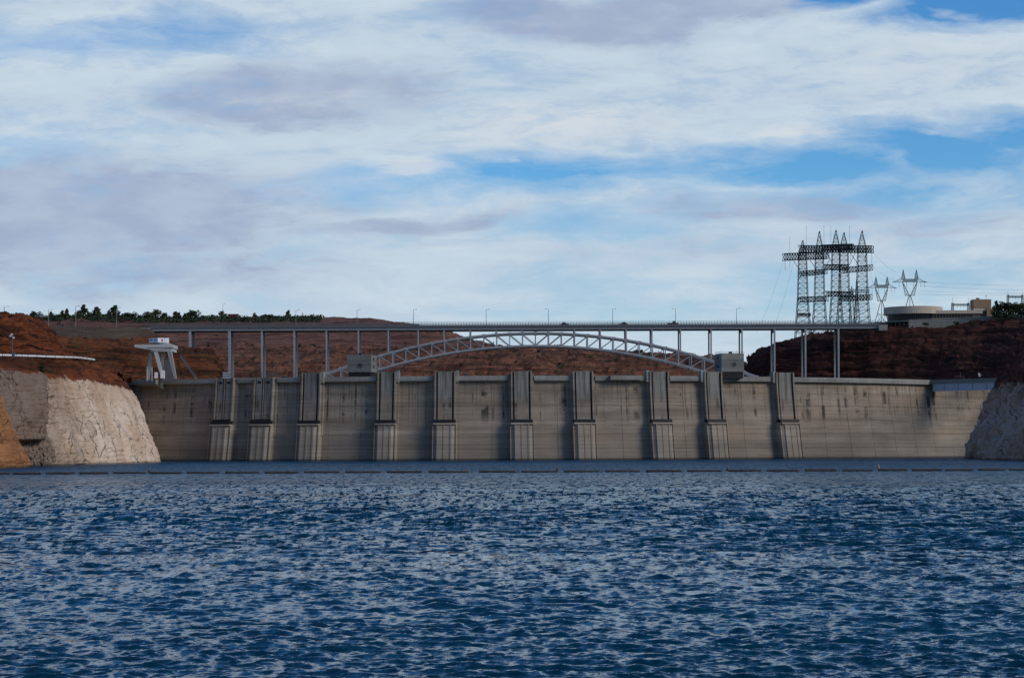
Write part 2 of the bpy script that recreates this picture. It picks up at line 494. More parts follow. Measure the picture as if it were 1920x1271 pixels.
M['crane'] = plain('crane_paint', (0.43, 0.44, 0.42), 0.5, 0.15, 1.5)
M['crane_side'] = plain('crane_cab_paint', (0.62, 0.68, 0.74), 0.5, 0.08, 1.5)
M['red'] = plain('red_sign', (0.55, 0.07, 0.04), 0.5)
M['glass'] = plain('dark_window_glass', (0.012, 0.016, 0.022), 0.12, 0.1, 0.5, 0.0, 0.12)
M['brown'] = plain('brown_wall', (0.14, 0.095, 0.062), 0.85, 0.2)
M['tan'] = plain('tan_block', (0.27, 0.185, 0.105), 0.85, 0.2)
M['girder'] = plain('pale_blue_girder', (0.36, 0.41, 0.48), 0.5, 0.1)
M['wood'] = plain('wet_log', (0.062, 0.046, 0.034), 0.7, 0.4, 2.0)
M['buoy'] = plain('buoy_orange', (0.09, 0.03, 0.02), 0.5)
M['buoyw'] = plain('buoy_white', (0.25, 0.2, 0.17), 0.5)
M['bark'] = plain('bark', (0.045, 0.032, 0.022), 0.9)
M['paint_dark'] = plain('dark_car_paint', (0.02, 0.02, 0.023), 0.3, 0.1, 1, 0.0, 0.5)
M['paint_red'] = plain('maroon_car_paint', (0.05, 0.012, 0.010), 0.3, 0.1, 1, 0.0, 0.5)
M['paint_white'] = plain('white_car_paint', (0.6, 0.6, 0.6), 0.3, 0.1, 1, 0.0, 0.5)
M['paint_blue'] = plain('blue_car_paint', (0.10, 0.22, 0.36), 0.3, 0.1, 1, 0.0, 0.5)
M['tyre'] = plain('tyre_rubber', (0.015, 0.015, 0.015), 0.8)
M['teal'] = plain('teal_cap', (0.16, 0.33, 0.34), 0.6)
M['roofred'] = plain('red_roof', (0.13, 0.04, 0.03), 0.8)
M['roofpale'] = plain('pale_roof', (0.33, 0.31, 0.28), 0.8)
M['stucco'] = plain('stucco', (0.22, 0.18, 0.14), 0.9)
M['orange'] = plain('orange_barrier', (0.60, 0.09, 0.02), 0.6)
M['asphalt'] = plain('asphalt', (0.05, 0.05, 0.052), 0.9)
M['gravel'] = rock('gravel_slope', (0.125, 0.088, 0.055), (0.07, 0.055, 0.036), False, scrub=0.75, strata=0.3)
M['cliff'] = rock('left_cliff_rock', (0.20, 0.064, 0.026), (0.035, 0.015, 0.010), True, dusk=(826, 846))
M['knoll'] = rock('knoll_rock', (0.185, 0.058, 0.023), (0.028, 0.012, 0.008), False, strata=1.25)
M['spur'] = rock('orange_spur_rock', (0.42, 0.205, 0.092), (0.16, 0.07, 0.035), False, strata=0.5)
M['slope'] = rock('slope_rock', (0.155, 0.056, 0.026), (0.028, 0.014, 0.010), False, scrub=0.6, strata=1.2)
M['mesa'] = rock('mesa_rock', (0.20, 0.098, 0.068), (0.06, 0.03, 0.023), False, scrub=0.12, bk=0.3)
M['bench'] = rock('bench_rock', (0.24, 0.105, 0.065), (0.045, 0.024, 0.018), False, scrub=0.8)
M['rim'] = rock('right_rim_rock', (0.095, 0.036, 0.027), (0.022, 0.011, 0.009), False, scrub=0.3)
M['rcliff'] = rock('right_cliff_rock', (0.17, 0.065, 0.045), (0.06, 0.03, 0.022), True, (0.46, 0.34, 0.265), ck=0.04)

def foliage(name, col):
    m, t, p = new_mat(name)
    info = t.n.new('ShaderNodeObjectInfo')
    n = t.noise(world_pos(t), 0.9, 3.0, 0.6)
    a = t.mr(n, 0.3, 0.7, 0.65, 1.35, False)
    a = t.math('MULTIPLY', a, t.mr(info.outputs['Random'], 0, 1, 0.75, 1.25, False))
    c = t.mix(1.0, (*col, 1), t.comb(a, a, t.math('MULTIPLY', a, 0.9)), 'MULTIPLY')
    t.l.new(c, p.inputs['Base Color']); p.inputs['Roughness'].default_value = 0.7
    return m
M['leaf'] = foliage('dark_foliage', (0.034, 0.050, 0.024))
M['leaf2'] = foliage('olive_foliage', (0.055, 0.068, 0.030))
M['scrub'] = foliage('desert_scrub', (0.040, 0.044, 0.024))

# water
def water_mat():
    m, t, p = new_mat('lake_water')
    pos = world_pos(t)
    # ripples too small for the mesh: random facet slopes, finer near, broader far out
    cd = t.vm('LENGTH', pos)
    lane = t.mr(t.noise(t.vm('MULTIPLY', pos, (0.007, 0.030, 1.0)), 1.0, 4.0, 0.6), 0.32, 0.66, 0.55, 1.35)
    def slope(scale, k, st=(0.8, 1.0, 1.0)):
        c = t.noisec(t.vm('MULTIPLY', pos, st), scale, 3.0, 0.6)
        c = t.vm('SUBTRACT', c, (0.5, 0.5, 0.5))
        k = t.math('MULTIPLY', k, lane)
        return t.vm('MULTIPLY', c, t.comb(k, k, 0.0))
    near = slope(7.0, 1.0, (0.55, 1.2, 1.0))
    mid = slope(1.0, t.mr(cd, 55.0, 200.0, 0.7, 2.8), (2.3, 0.60, 1.0))
    far = slope(1.0, t.mr(cd, 110.0, 300.0, 0.0, 3.8), (1.4, 0.17, 1.0))
    sl = t.vm('ADD', t.vm('ADD', near, mid), far)
    geo = t.n.new('ShaderNodeNewGeometry')
    t.l.new(t.vm('NORMALIZE', t.vm('ADD', geo.outputs['Normal'], sl)), p.inputs['Normal'])
    gust = t.noise(t.vm('MULTIPLY', pos, (0.010, 0.022, 1.0)), 1.0, 4.0, 0.6)
    col = t.mix(t.mr(gust, 0.35, 0.65), (0.0002, 0.022, 0.040), (0.0003, 0.042, 0.076))
    t.l.new(col, p.inputs['Base Color'])
    # waves too small to resolve far out act as roughness
    t.l.new(t.math('ADD', t.mr(cd, 45.0, 380.0, 0.05, 0.15), t.mr(cd, 330.0, 620.0, 0.0, 0.20)), p.inputs['Roughness'])
    p.inputs['IOR'].default_value = 1.333
    p.inputs['Specular IOR Level'].default_value = 0.15
    p.inputs['Specular Tint'].default_value = (0.45, 0.78, 1.0, 1.0)
    return m
M['water'] = water_mat()

# ------------------------------------------------------------------ the lake
def grid_mesh(name, P, mat, smooth=True):
    nv, nu = P.shape[:2]
    me = bpy.data.meshes.new(name)
    me.vertices.add(nv * nu)
    me.vertices.foreach_set('co', P.reshape(-1).astype(np.float32))
    idx = np.arange(nv * nu).reshape(nv, nu)
    q = np.stack([idx[:-1, :-1], idx[:-1, 1:], idx[1:, 1:], idx[1:, :-1]], -1).reshape(-1)
    nf = (nv - 1) * (nu - 1)
    me.loops.add(nf * 4); me.loops.foreach_set('vertex_index', q.astype(np.int32))
    me.polygons.add(nf)
    me.polygons.foreach_set('loop_start', np.arange(0, nf * 4, 4, dtype=np.int32))
    me.polygons.foreach_set('loop_total', np.full(nf, 4, dtype=np.int32))
    if smooth:
        me.polygons.foreach_set('use_smooth', np.ones(nf, dtype=bool))
    me.update(calc_edges=True); me.validate()
    me.materials.append(mat)
    return link(bpy.data.objects.new(name, me))

def lake_patch(Y, ta):
    YY, TT = np.meshgrid(Y, ta, indexing='ij')
    X = TT * np.where(YY < 30, 30.0 + (30 - YY) * 0.2, YY)
    sy = np.gradient(Y)[:, None] * np.ones_like(TT)
    sx = np.abs(np.gradient(ta))[None, :] * np.maximum(YY, 30)
    Z = np.zeros_like(X); DX = np.zeros_like(X); DY = np.zeros_like(X)
    rng = np.random.RandomState(11)
    n = 190
    lam = np.exp(rng.uniform(np.log(0.17), np.log(5.0), n))
    th0 = R(200)
    for L in lam:
        th = th0 + rng.normal() * 0.55
        p0 = rng.uniform(0, 6.28)
        # crests lie roughly across the view: waves travel towards / away from the camera
        kx, ky = math.sin(th) * 2 * math.pi / L, math.cos(th) * 2 * math.pi / L
        lim = 2.5 * (sy * abs(ky) + sx * abs(kx)) / (2 * math.pi / L)
        w = np.clip((L - lim) / (0.5 * L), 0, 1)
        if w.max() <= 0:
            continue
        amp = 0.0060 * L ** 0.90
        if L > 0.75:      # the longer waves grow with the open fetch away from the boat
            amp = amp * (0.52 + 0.60 * np.clip((YY - 45) / 50.0, 0, 1))
        if L > 2.0:
            amp = amp * np.clip((YY - 60) / 140.0, 0.0, 0.70)
        ph = X * kx + YY * ky + p0
        sn = np.sin(ph)
        Z += w * amp * np.cos(ph)
        DX -= w * amp * 0.75 * math.sin(th) * sn
        DY -= w * amp * 0.75 * math.cos(th) * sn
    # gusts: patches of rougher and calmer water
    g = fbm(np.stack([X.ravel() * 0.02, YY.ravel() * 0.012, np.zeros(X.size)], -1), 3).reshape(X.shape)
    g = np.clip(1.0 + 1.1 * g, 0.5, 1.5)
    return np.stack([X + DX * g, YY + DY * g, Z * g], -1)

def build_lake():
    k0 = 1.0 / (F * 1024 / 1920 * CAMH)
    def rows(y0, y1, px):
        m = max(2, int((1 / y0 - 1 / y1) / (px * k0)))
        return 1.0 / np.linspace(1 / y0, 1 / y1, m)
    wing = np.geomspace(0.33, 3.0, 14)
    def cols(n):
        return np.concatenate([-wing[::-1], np.linspace(-0.32, 0.32, n), wing])
    near = lake_patch(np.concatenate([np.linspace(-40, 33, 40), rows(34, 112, 0.38)]), cols(820))
    far = lake_patch(np.concatenate([rows(111.5, 800, 0.125), rows(802, 1260, 0.5)]), cols(330))
    o = grid_mesh('lake', near, M['water'])
    f = grid_mesh('lake_far', far, M['water'])
    # one surface: join the far patch into the near one
    import bmesh
    bm = bmesh.new(); bm.from_mesh(o.data); bm.from_mesh(f.data); bm.to_mesh(o.data); bm.free()
    me = f.data; bpy.data.objects.remove(f); bpy.data.meshes.remove(me)
    tag(o, kind='structure')
build_lake()
lb = MB(); lb.box(-9000, 9000, -3000, 20000, -12, -9)
tag(lb.build('lake_bed', M['gravel']), kind='structure')

# ------------------------------------------------------------------ terrain
def terrain(name, rows, nu, nv, mat, amp=3.0, size=14.0, strata=1.5, fine=0.5, seed=0.0, extra=None, edge_keep=True, stratah=0.32, block=0.0, bsize=(9.0, 9.0, 6.0), ledge=0.0, lh=4.0):
    """rows: bottom to top, each a list of (px, py, Y); py may be ('z', height)"""
    C = []
    for r in rows:
        rr = []
        for px, py, Y in r:
            if isinstance(py, tuple):
                p = W(px, HZ, Y); p.z = py[1]
            else:
                p = W(px, py, Y)
            rr.append(p[:])
        C.append(rr)
    C = np.array(C)
    nr, nc = C.shape[:2]
    # resample columns by mean chord so that detail is even
    lu = np.concatenate([[0], np.cumsum(np.linalg.norm(np.diff(C, axis=1), axis=2).mean(0))]); lu /= lu[-1]
    lv = np.concatenate([[0], np.cumsum(np.linalg.norm(np.diff(C, axis=0), axis=2).mean(1))]); lv /= lv[-1]
    u = np.linspace(0, 1, nu); v = np.linspace(0, 1, nv)
    A = np.empty((nr, nu, 3))
    for i in range(nr):
        for k in range(3):
            A[i, :, k] = np.interp(u, lu, C[i, :, k])
    P = np.empty((nv, nu, 3))
    for j in range(nu):
        for k in range(3):
            P[:, j, k] = np.interp(v, lv, A[:, j, k])
    # smooth the kinks a little
    for _ in range(3):
        P[1:-1] = 0.25 * P[:-2] + 0.5 * P[1:-1] + 0.25 * P[2:]
        P[:, 1:-1] = 0.25 * P[:, :-2] + 0.5 * P[:, 1:-1] + 0.25 * P[:, 2:]
    du = np.gradient(P, axis=1); dv = np.gradient(P, axis=0)
    N = np.cross(du, dv); N /= (np.linalg.norm(N, axis=2)[..., None] + 1e-9)
    q = P.reshape(-1, 3) + seed
    d = amp * 1.6 * fbm(q / size, 5, 0.5)
    d += fine * 1.5 * fbm(q / (size * 0.16), 4, 0.6, True)
    zz = q.copy(); zz[:, 2] *= stratah * 3.0; zz[:, :2] *= 0.022
    zz[:, 2] += 1.2 * perlin(q / 40.0)
    stn = fbm(zz, 4, 0.6)
    d += strata * 2.4 * np.tanh(stn * 4.0) * 0.5
    wq = q + 2.5 * np.stack([fbm(q / 11.0 + k * 31.7, 3) for k in range(3)], -1)
    if block:
        for sc, kk in ((1.0, 1.0), (0.42, 0.5)):
            val, wall = cells(wq / (np.array(bsize) * sc), int(seed))
            d += block * kk * (1.6 * (val - 0.5) - 0.8 * np.exp(-(wall / 0.07) ** 2))
    if ledge:
        for hh, kk in ((lh, 1.0), (lh * 0.46, 0.45)):
            t = (wq[:, 2] + 1.8 * perlin(q * np.array([0.012, 0.012, 0.0]) + 5.5)) / hh
            lay = np.floor(t); fr = t - lay
            am = 0.35 + 1.3 * np.abs(perlin(np.stack([q[:, 0] * 0.03, q[:, 1] * 0.03, lay * 7.7], -1)))
            d += ledge * kk * am * (np.minimum(fr * 1.25, 1.0) - 0.5) * 1.6
    d = d.reshape(nv, nu)
    if extra is not None:
        d = d + extra(P)
    P = P + N * d[..., None]
    o = grid_mesh(name, P, mat, smooth=False)
    tag(o, kind='structure')
    return o, P

B = ('z', -5.0)
# left canyon wall with the pale waterline ring
def cleft(P):
    px = 960 + P[..., 0] * F / P[..., 1]
    py = HZ - (P[..., 2] - CAMH) * F / P[..., 1]
    fold = -11.0 * np.exp(-((px - 84 - (py - 760) * 0.01) / 4.5) ** 2) * ((py < 820) & (py > 676)) + 3.0 / (1 + np.exp((px - 80) / 1.2)) * (py < 822) * np.clip((py - 690) / 12, 0, 1)
    ledge = -5.0 * ((px < 80) & (py > 822)) * np.clip((py - 822) / 4, 0, 1)
    g2 = -3.2 * np.exp(-((px - (182 + (py - 800) * 0.17)) / 2.6) ** 2) * np.clip((py - 788) / 5, 0, 1) * np.clip((858 - py) / 5, 0, 1)
    g3 = -2.2 * np.exp(-((px - (165 + (py - 740) * 0.12)) / 2.6) ** 2) * np.clip((py - 722) / 8, 0, 1) * np.clip((770 - py) / 8, 0, 1)
    return fold + ledge + g2 + g3
cliff, cliffP = terrain('canyon_cliff', [
    [(-420, B, 600), (-60, B, 735), (70, B, 800), (88, B, 822), (160, B, 868), (250, B, 930), (300, B, 985), (301, B, 1060), (290, B, 1220)],
    [(-420, 845, 603), (-60, 845, 740), (70, 842, 806), (88, 842, 826), (160, 842, 873), (245, 842, 935), (287, 842, 992), (288, 842, 1060), (285, 842, 1220)],
    [(-420, 800, 606), (-60, 800, 744), (70, 800, 808), (88, 800, 832), (158, 800, 880), (232, 800, 942), (271, 800, 1000), (272, 800, 1060), (270, 800, 1220)],
    [(-420, 760, 608), (-60, 760, 747), (70, 760, 811), (88, 760, 838), (154, 760, 888), (218, 760, 950), (254, 760, 1008), (256, 760, 1070), (254, 760, 1220)],
    [(-420, 735, 610), (-60, 735, 750), (70, 735, 814), (88, 735, 842), (152, 735, 893), (210, 735, 956), (242, 735, 1014), (244, 735, 1075), (242, 735, 1220)],
    [(-420, 712, 613), (-60, 712, 754), (70, 710, 818), (88, 712, 848), (150, 714, 898), (203, 716, 962), (228, 717, 1020), (231, 717, 1080), (232, 718, 1220)],
    [(-420, 690, 620), (-60, 690, 762), (70, 690, 828), (88, 692, 858), (148, 693, 908), (190, 694, 974), (212, 701, 1030), (214, 703, 1090), (216, 705, 1220)],
    [(-420, 668, 632), (-60, 668, 775), (70, 670, 846), (90, 671, 872), (145, 673, 925), (178, 677, 990), (192, 688, 1045), (194, 690, 1100), (196, 695, 1220)],
    [(-420, 665, 700), (-60, 666, 830), (70, 668, 905), (90, 669, 920), (145, 671, 970), (175, 674, 1040), (188, 686, 1080), (190, 690, 1120), (192, 695, 1220)]],
    420, 300, M['cliff'], amp=2.8, size=17, strata=0.25, fine=0.32, seed=3.1, extra=cleft, block=0.85, bsize=(11.0, 11.0, 18.0))
# upper knoll on the terrace
terrain('sandstone_knoll', [
    [(-420, 672, 690), (-60, 674, 820), (40, 674, 885), (90, 675, 915), (130, 678, 950), (170, 682, 1000), (215, 700, 1060), (250, 716, 1120)],
    [(-420, 655, 700), (-60, 655, 828), (40, 655, 893), (80, 657, 925), (112, 662, 958), (150, 676, 1010), (200, 695, 1070), (240, 712, 1130)],
    [(-420, 625, 712), (-60, 625, 836), (36, 625, 900), (70, 628, 935), (97, 636, 975), (140, 672, 1020), (190, 692, 1080), (230, 711, 1140)],
    [(-420, 607, 722), (-60, 606, 846), (32, 605, 908), (62, 607, 945), (88, 615, 985), (130, 668, 1035), (180, 690, 1090), (222, 710, 1150)],
    [(-420, 597, 745), (-60, 597, 870), (30, 598, 925), (58, 600, 960), (78, 607, 1000), (122, 666, 1050), (172, 688, 1100), (215, 708, 1160)],
    [(-420, 596, 880), (-60, 597, 960), (28, 598, 990), (50, 600, 1010), (70, 606, 1040), (118, 666, 1080), (168, 688, 1120), (210, 708, 1180)]],
    300, 190, M['knoll'], amp=2.4, size=13, strata=0.8, fine=0.5, seed=8.7, block=0.7, bsize=(9, 9, 4), ledge=1.9, lh=3.6)
# bright spur nearest the camera at the left edge
terrain('sandstone_spur', [
    [(-420, B, 560), (-120, B, 655), (-20, B, 690), (35, B, 705), (62, B, 722), (60, B, 800)],
    [(-420, 840, 562), (-120, 845, 657), (-25, 850, 692), (20, 850, 708), (42, 850, 725), (42, 850, 800)],
    [(-420, 790, 566), (-120, 800, 660), (-30, 810, 696), (5, 810, 712), (24, 812, 728), (24, 812, 800)],
    [(-420, 740, 570), (-120, 760, 664), (-35, 775, 700), (-6, 775, 715), (10, 778, 730), (10, 780, 800)],
    [(-420, 690, 578), (-120, 710, 670), (-40, 735, 706), (-12, 738, 720), (-2, 745, 734), (-2, 748, 800)]],
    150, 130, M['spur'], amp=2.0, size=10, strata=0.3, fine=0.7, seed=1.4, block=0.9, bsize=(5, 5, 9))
# slope between the road and the dam's left end
terrain('sandstone_slope', [
    [(20, 722, 1130), (120, 722, 1150), (200, 722, 1190), (270, 722, 1225), (330, 722, 1245), (412, 722, 1270), (425, 722, 1330)],
    [(20, 690, 1140), (120, 692, 1165), (200, 694, 1200), (270, 694, 1235), (330, 690, 1258), (402, 690, 1285), (416, 695, 1335)],
    [(20, 662, 1160), (120, 664, 1185), (200, 666, 1215), (270, 664, 1250), (325, 664, 1272), (392, 668, 1300), (402, 670, 1340)],
    [(20, 640, 1190), (120, 642, 1210), (190, 644, 1235), (262, 648, 1275), (308, 646, 1300), (356, 660, 1320), (392, 658, 1350)],
    [(20, 632, 1220), (120, 634, 1240), (185, 637, 1265), (255, 640, 1305), (300, 634, 1330), (335, 655, 1340), (385, 657, 1375)]],
    330, 170, M['slope'], amp=3.2, size=17, strata=1.2, fine=0.45, seed=5.5, block=0.6, bsize=(12, 12, 4), ledge=2.8, lh=4.6)
terrain('road_embankment', [
    [(10, 648, 1210), (110, 645, 1225), (190, 650, 1250), (260, 655, 1290), (300, 648, 1320), (308, 648, 1400)],
    [(10, 630, 1265), (110, 630, 1280), (190, 633, 1300), (250, 637, 1335), (292, 630, 1360), (296, 630, 1420)],
    [(10, 614, 1345), (110, 613, 1350), (190, 614, 1360), (245, 615, 1372), (283, 619, 1382), (286, 619, 1430)],
    [(10, 613, 1390), (110, 612, 1392), (190, 613, 1394), (245, 614, 1396), (283, 617, 1398), (286, 617, 1440)]],
    220, 90, M['gravel'], amp=1.1, size=16, strata=0.2, fine=0.4, seed=2.2)
# far mesa
mesa, mesaP = terrain('mesa', [
    [(-500, 668, 1640), (60, 668, 1640), (300, 668, 1640), (500, 668, 1640), (700, 668, 1650), (820, 668, 1660), (930, 668, 1680), (985, 668, 1730), (1000, 670, 2100)],
    [(-500, 650, 1690), (60, 650, 1690), (300, 650, 1690), (500, 650, 1690), (690, 650, 1700), (800, 650, 1710), (880, 652, 1730), (935, 655, 1770), (955, 662, 2100)],
    [(-500, 628, 1770), (60, 628, 1770), (300, 630, 1770), (500, 632, 1770), (680, 630, 1780), (770, 630, 1790), (840, 634, 1800), (882, 640, 1830), (900, 646, 2100)],
    [(-500, 612, 1860), (60, 612, 1860), (300, 613, 1860), (500, 614, 1860), (670, 613, 1870), (745, 614, 1875), (805, 618, 1890), (850, 629, 1910), (865, 634, 2120)],
    [(-500, 602, 1960), (60, 602, 1960), (300, 603, 1960), (500, 604, 1970), (640, 602, 1970), (700, 605, 1975), (770, 611, 1985), (822, 617, 1990), (840, 622, 2140)],
    [(-500, 599, 2180), (60, 600, 2180), (300, 602, 2180), (500, 603, 2190), (640, 601, 2190), (700, 604, 2190), (760, 611, 2190), (815, 617, 2190), (835, 622, 2200)]],
    460, 170, M['mesa'], amp=4.5, size=60, strata=0.8, fine=0.25, seed=9.9, stratah=0.22, ledge=2.2, lh=5.8)
bench, benchP = terrain('canyon_bench', [
    [(250, 722, 1450), (420, 722, 1450), (600, 722, 1455), (800, 722, 1460), (1000, 722, 1460), (1200, 722, 1465), (1350, 722, 1470), (1430, 722, 1480)],
    [(250, 700, 1475), (420, 700, 1475), (600, 700, 1480), (800, 700, 1480), (1000, 698, 1480), (1200, 700, 1490), (1340, 704, 1490), (1420, 710, 1500)],
    [(250, 680, 1510), (420, 680, 1510), (600, 680, 1510), (800, 680, 1515), (1000, 676, 1515), (1200, 684, 1525), (1330, 692, 1530), (1415, 702, 1530)],
    [(250, 664, 1560), (420, 664, 1560), (600, 664, 1560), (800, 664, 1560), (950, 664, 1560), (1100, 667, 1560), (1320, 681, 1570), (1410, 696, 1570)],
    [(250, 656, 1640), (420, 656, 1640), (600, 656, 1640), (800, 656, 1640), (950, 657, 1630), (1100, 661, 1630), (1310, 674, 1640), (1405, 691, 1640)],
    [(250, 655, 1800), (420, 655, 1800), (600, 655, 1800), (800, 655, 1800), (950, 655, 1800), (1100, 659, 1800), (1310, 673, 1800), (1405, 691, 1800)]],
    520, 150, M['bench'], amp=3.8, size=22, strata=1.0, fine=0.5, seed=4.4, block=0.8, bsize=(16, 16, 5), ledge=3.4, lh=5.4)
# right canyon rim, dark face behind the bridge end
rim, rimP = terrain('canyon_rim', [
    [(1385, 722, 1500), (1440, 722, 1440), (1520, 722, 1425), (1620, 722, 1405), (1720, 722, 1380), (1830, 722, 1330), (2000, 722, 1230), (2300, 722, 1100)],
    [(1396, 696, 1510), (1444, 700, 1450), (1522, 700, 1432), (1622, 700, 1412), (1722, 700, 1388), (1835, 700, 1340), (2000, 700, 1240), (2300, 700, 1110)],
    [(1400, 680, 1520), (1448, 678, 1460), (1526, 672, 1440), (1626, 670, 1420), (1726, 672, 1400), (1840, 676, 1360), (2000, 676, 1270), (2300, 676, 1140)],
    [(1402, 673, 1530), (1452, 660, 1470), (1530, 650, 1448), (1630, 640, 1428), (1730, 645, 1412), (1845, 648, 1385), (2000, 648, 1310), (2300, 648, 1190)],
    [(1410, 668, 1540), (1458, 650, 1480), (1535, 636, 1456), (1635, 621, 1436), (1735, 624, 1424), (1850, 625, 1405), (2000, 622, 1350), (2300, 620, 1240)],
    [(1420, 662, 1560), (1470, 645, 1500), (1545, 630, 1475), (1640, 615, 1446), (1740, 611, 1436), (1850, 604, 1424), (2000, 596, 1390), (2300, 590, 1300)],
    [(1425, 661, 1680), (1480, 644, 1650), (1560, 629, 1640), (1650, 614, 1640), (1740, 610, 1640), (1850, 603, 1640), (2000, 595, 1640), (2300, 588, 1640)]],
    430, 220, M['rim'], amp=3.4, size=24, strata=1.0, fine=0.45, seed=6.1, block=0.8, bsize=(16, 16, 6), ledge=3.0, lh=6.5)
# right near canyon wall
terrain('canyon_wall', [
    [(1816, B, 1120), (1816, B, 1040), (1838, B, 985), (1880, B, 930), (1960, B, 860), (2200, B, 740), (2600, B, 600)],
    [(1826, 832, 1120), (1826, 832, 1045), (1847, 836, 990), (1890, 836, 936), (1965, 836, 868), (2200, 836, 748), (2600, 836, 606)],
    [(1840, 800, 1125), (1840, 800, 1052), (1862, 800, 998), (1902, 800, 944), (1970, 800, 876), (2200, 800, 756), (2600, 800, 612)],
    [(1856, 765, 1130), (1856, 765, 1060), (1876, 765, 1006), (1912, 765, 952), (1976, 765, 884), (2200, 765, 764), (2600, 765, 618)],
    [(1863, 742, 1140), (1863, 742, 1070), (1882, 738, 1016), (1920, 738, 962), (1982, 738, 894), (2200, 738, 772), (2600, 738, 624)],
    [(1884, 706, 1160), (1885, 706, 1090), (1900, 702, 1040), (1932, 698, 985), (1990, 690, 915), (2200, 690, 790), (2600, 690, 640)],
    [(1900, 690, 1210), (1905, 685, 1140), (1925, 672, 1090), (1960, 655, 1035), (2010, 640, 960), (2200, 620, 840), (2600, 600, 690)],
    [(1925, 680, 1300), (1932, 672, 1230), (1955, 650, 1180), (1990, 625, 1120), (2050, 610, 1040), (2200, 600, 940), (2600, 590, 800)]],
    330, 260, M['rcliff'], amp=4.4, size=19, strata=0.3, fine=0.7, seed=7.7, block=2.6, bsize=(13, 13, 17))
# flat desert to the horizon behind everything
gp = MB(); gp.poly([(-9000, 1900, 40), (9000, 1900, 40), (9000, 30000, 40), (-9000, 30000, 40)])
tag(gp.build('desert_plain', M['mesa']), kind='structure')
gp = MB(); gp.poly([(-9000, 1900, -9), (9000, 1900, -9), (9000, 1900, 40), (-9000, 1900, 40)])
tag(gp.build('plain_edge', M['mesa']), kind='structure')

# ------------------------------------------------------------------ the dam
DXC, DR, DY0, ZC = -15.0, 340.0, 1130.0, 41.4
def dam_P(th, off, z):
    r = DR + off
    return Vector((DXC + r * math.sin(th), DY0 + DR - r * math.cos(th), z))
def pix(p):
    a, b = p.x * F / p.y, (p.z - CAMH) * F / p.y
    return 960 + a * CR - b * SR, HZ - (a * SR + b * CR)
def dam_th(px, off=0.0, z=ZC):
    lo, hi = -1.15, 1.15
    for _ in range(50):
        m = (lo + hi) / 2
        if pix(dam_P(m, off, z))[0] < px: lo = m
        else: hi = m
    return lo
def batter(z):
    q = max(0.0, (ZC - z) / ZC)
    return 6.4 * q ** 1.35

def uv_dam(o, s_of):
    me = o.data
    uv = me.uv_layers.new(name='metres')
    for l in me.loops:
        uv.data[l.index].uv = s_of(me.vertices[l.vertex_index].co)
def dam_sz(co):
    return (math.atan2(co.x - DXC, DY0 + DR - co.y) * DR, co.z)
def spread_uv(co):
    # same chart plus the radial depth, so that side faces are not streaks of one texel
    r = math.hypot(co.x - DXC, DY0 + DR - co.y) - DR
    return (math.atan2(co.x - DXC, DY0 + DR - co.y) * DR + (r - batter(co.z)) * 0.9, co.z)

dam = empty('arch_dam', dam_P(0, 0, 0), 'long curved concrete arch dam holding back the blue lake', 'dam')
thL, thR = dam_th(170), dam_th(1960)
NB = 38
zlev = [-4, 5.5, 12.6, 19.7, 26.8, 33.0, 38.8]
core = MB()
ths = np.linspace(thL, thR, 120)
for i in range(len(zlev) - 1):
    core.loft([[dam_P(t, batter(z) - 0.35, z) for t in ths] for z in (zlev[i], zlev[i + 1])], closed=False)
core.loft([[dam_P(t, -0.35, 38.8) for t in ths], [dam_P(t, -9, 38.8) for t in ths], [dam_P(t, -12, -4) for t in ths]], closed=False)
o = core.build('wall_core', M['conc'], dam, recalc=False); uv_dam(o, dam_sz)
edges = np.linspace(thL, thR, NB + 1)
rb = random.Random(5)
for i in range(NB):
    for j in range(len(zlev) - 1):
        a, b = edges[i], edges[i + 1]; z0, z1 = zlev[j], zlev[j + 1]
        g = 0.055 / DR; gz = 0.05
        jo = rb.uniform(-0.05, 0.05)
        def ring(off, ins, insz):
            return [dam_P(a + g + ins, batter(z0 + gz + insz) + off, z0 + gz + insz), dam_P(b - g - ins, batter(z0 + gz + insz) + off, z0 + gz + insz),
                    dam_P(b - g - ins, batter(z1 - gz - insz) + off, z1 - gz - insz), dam_P(a + g + ins, batter(z1 - gz - insz) + off, z1 - gz - insz)]
        m = MB(); m.loft([ring(-0.6, 0, 0), ring(jo - 0.06, 0, 0), ring(jo, 0.06 / DR, 0.06)])
        o = m.build('concrete_block', M['conc'], dam); uv_dam(o, dam_sz)

class Frame:
    """local frame on the dam face: t along the wall, n outwards, z up"""
    def __init__(s, th):
        s.o = dam_P(th, 0, 0); s.t = Vector((math.cos(th), math.sin(th), 0)); s.n = Vector((math.sin(th), -math.cos(th), 0)); s.th = th
    def p(s, t, n, z):
        return s.o + s.t * t + s.n * n + Vector((0, 0, z))
    def ext(s, mb, prof, z0, z1, follow=True, steps=1):
        rings = []
        for k in range(steps + 1):
            z = z0 + (z1 - z0) * k / steps
            w = batter(z) if follow else 0.0
            rings.append([s.p(t, (n + w) if n > -1 else n, z) for t, n in prof])
        mb.loft(rings)

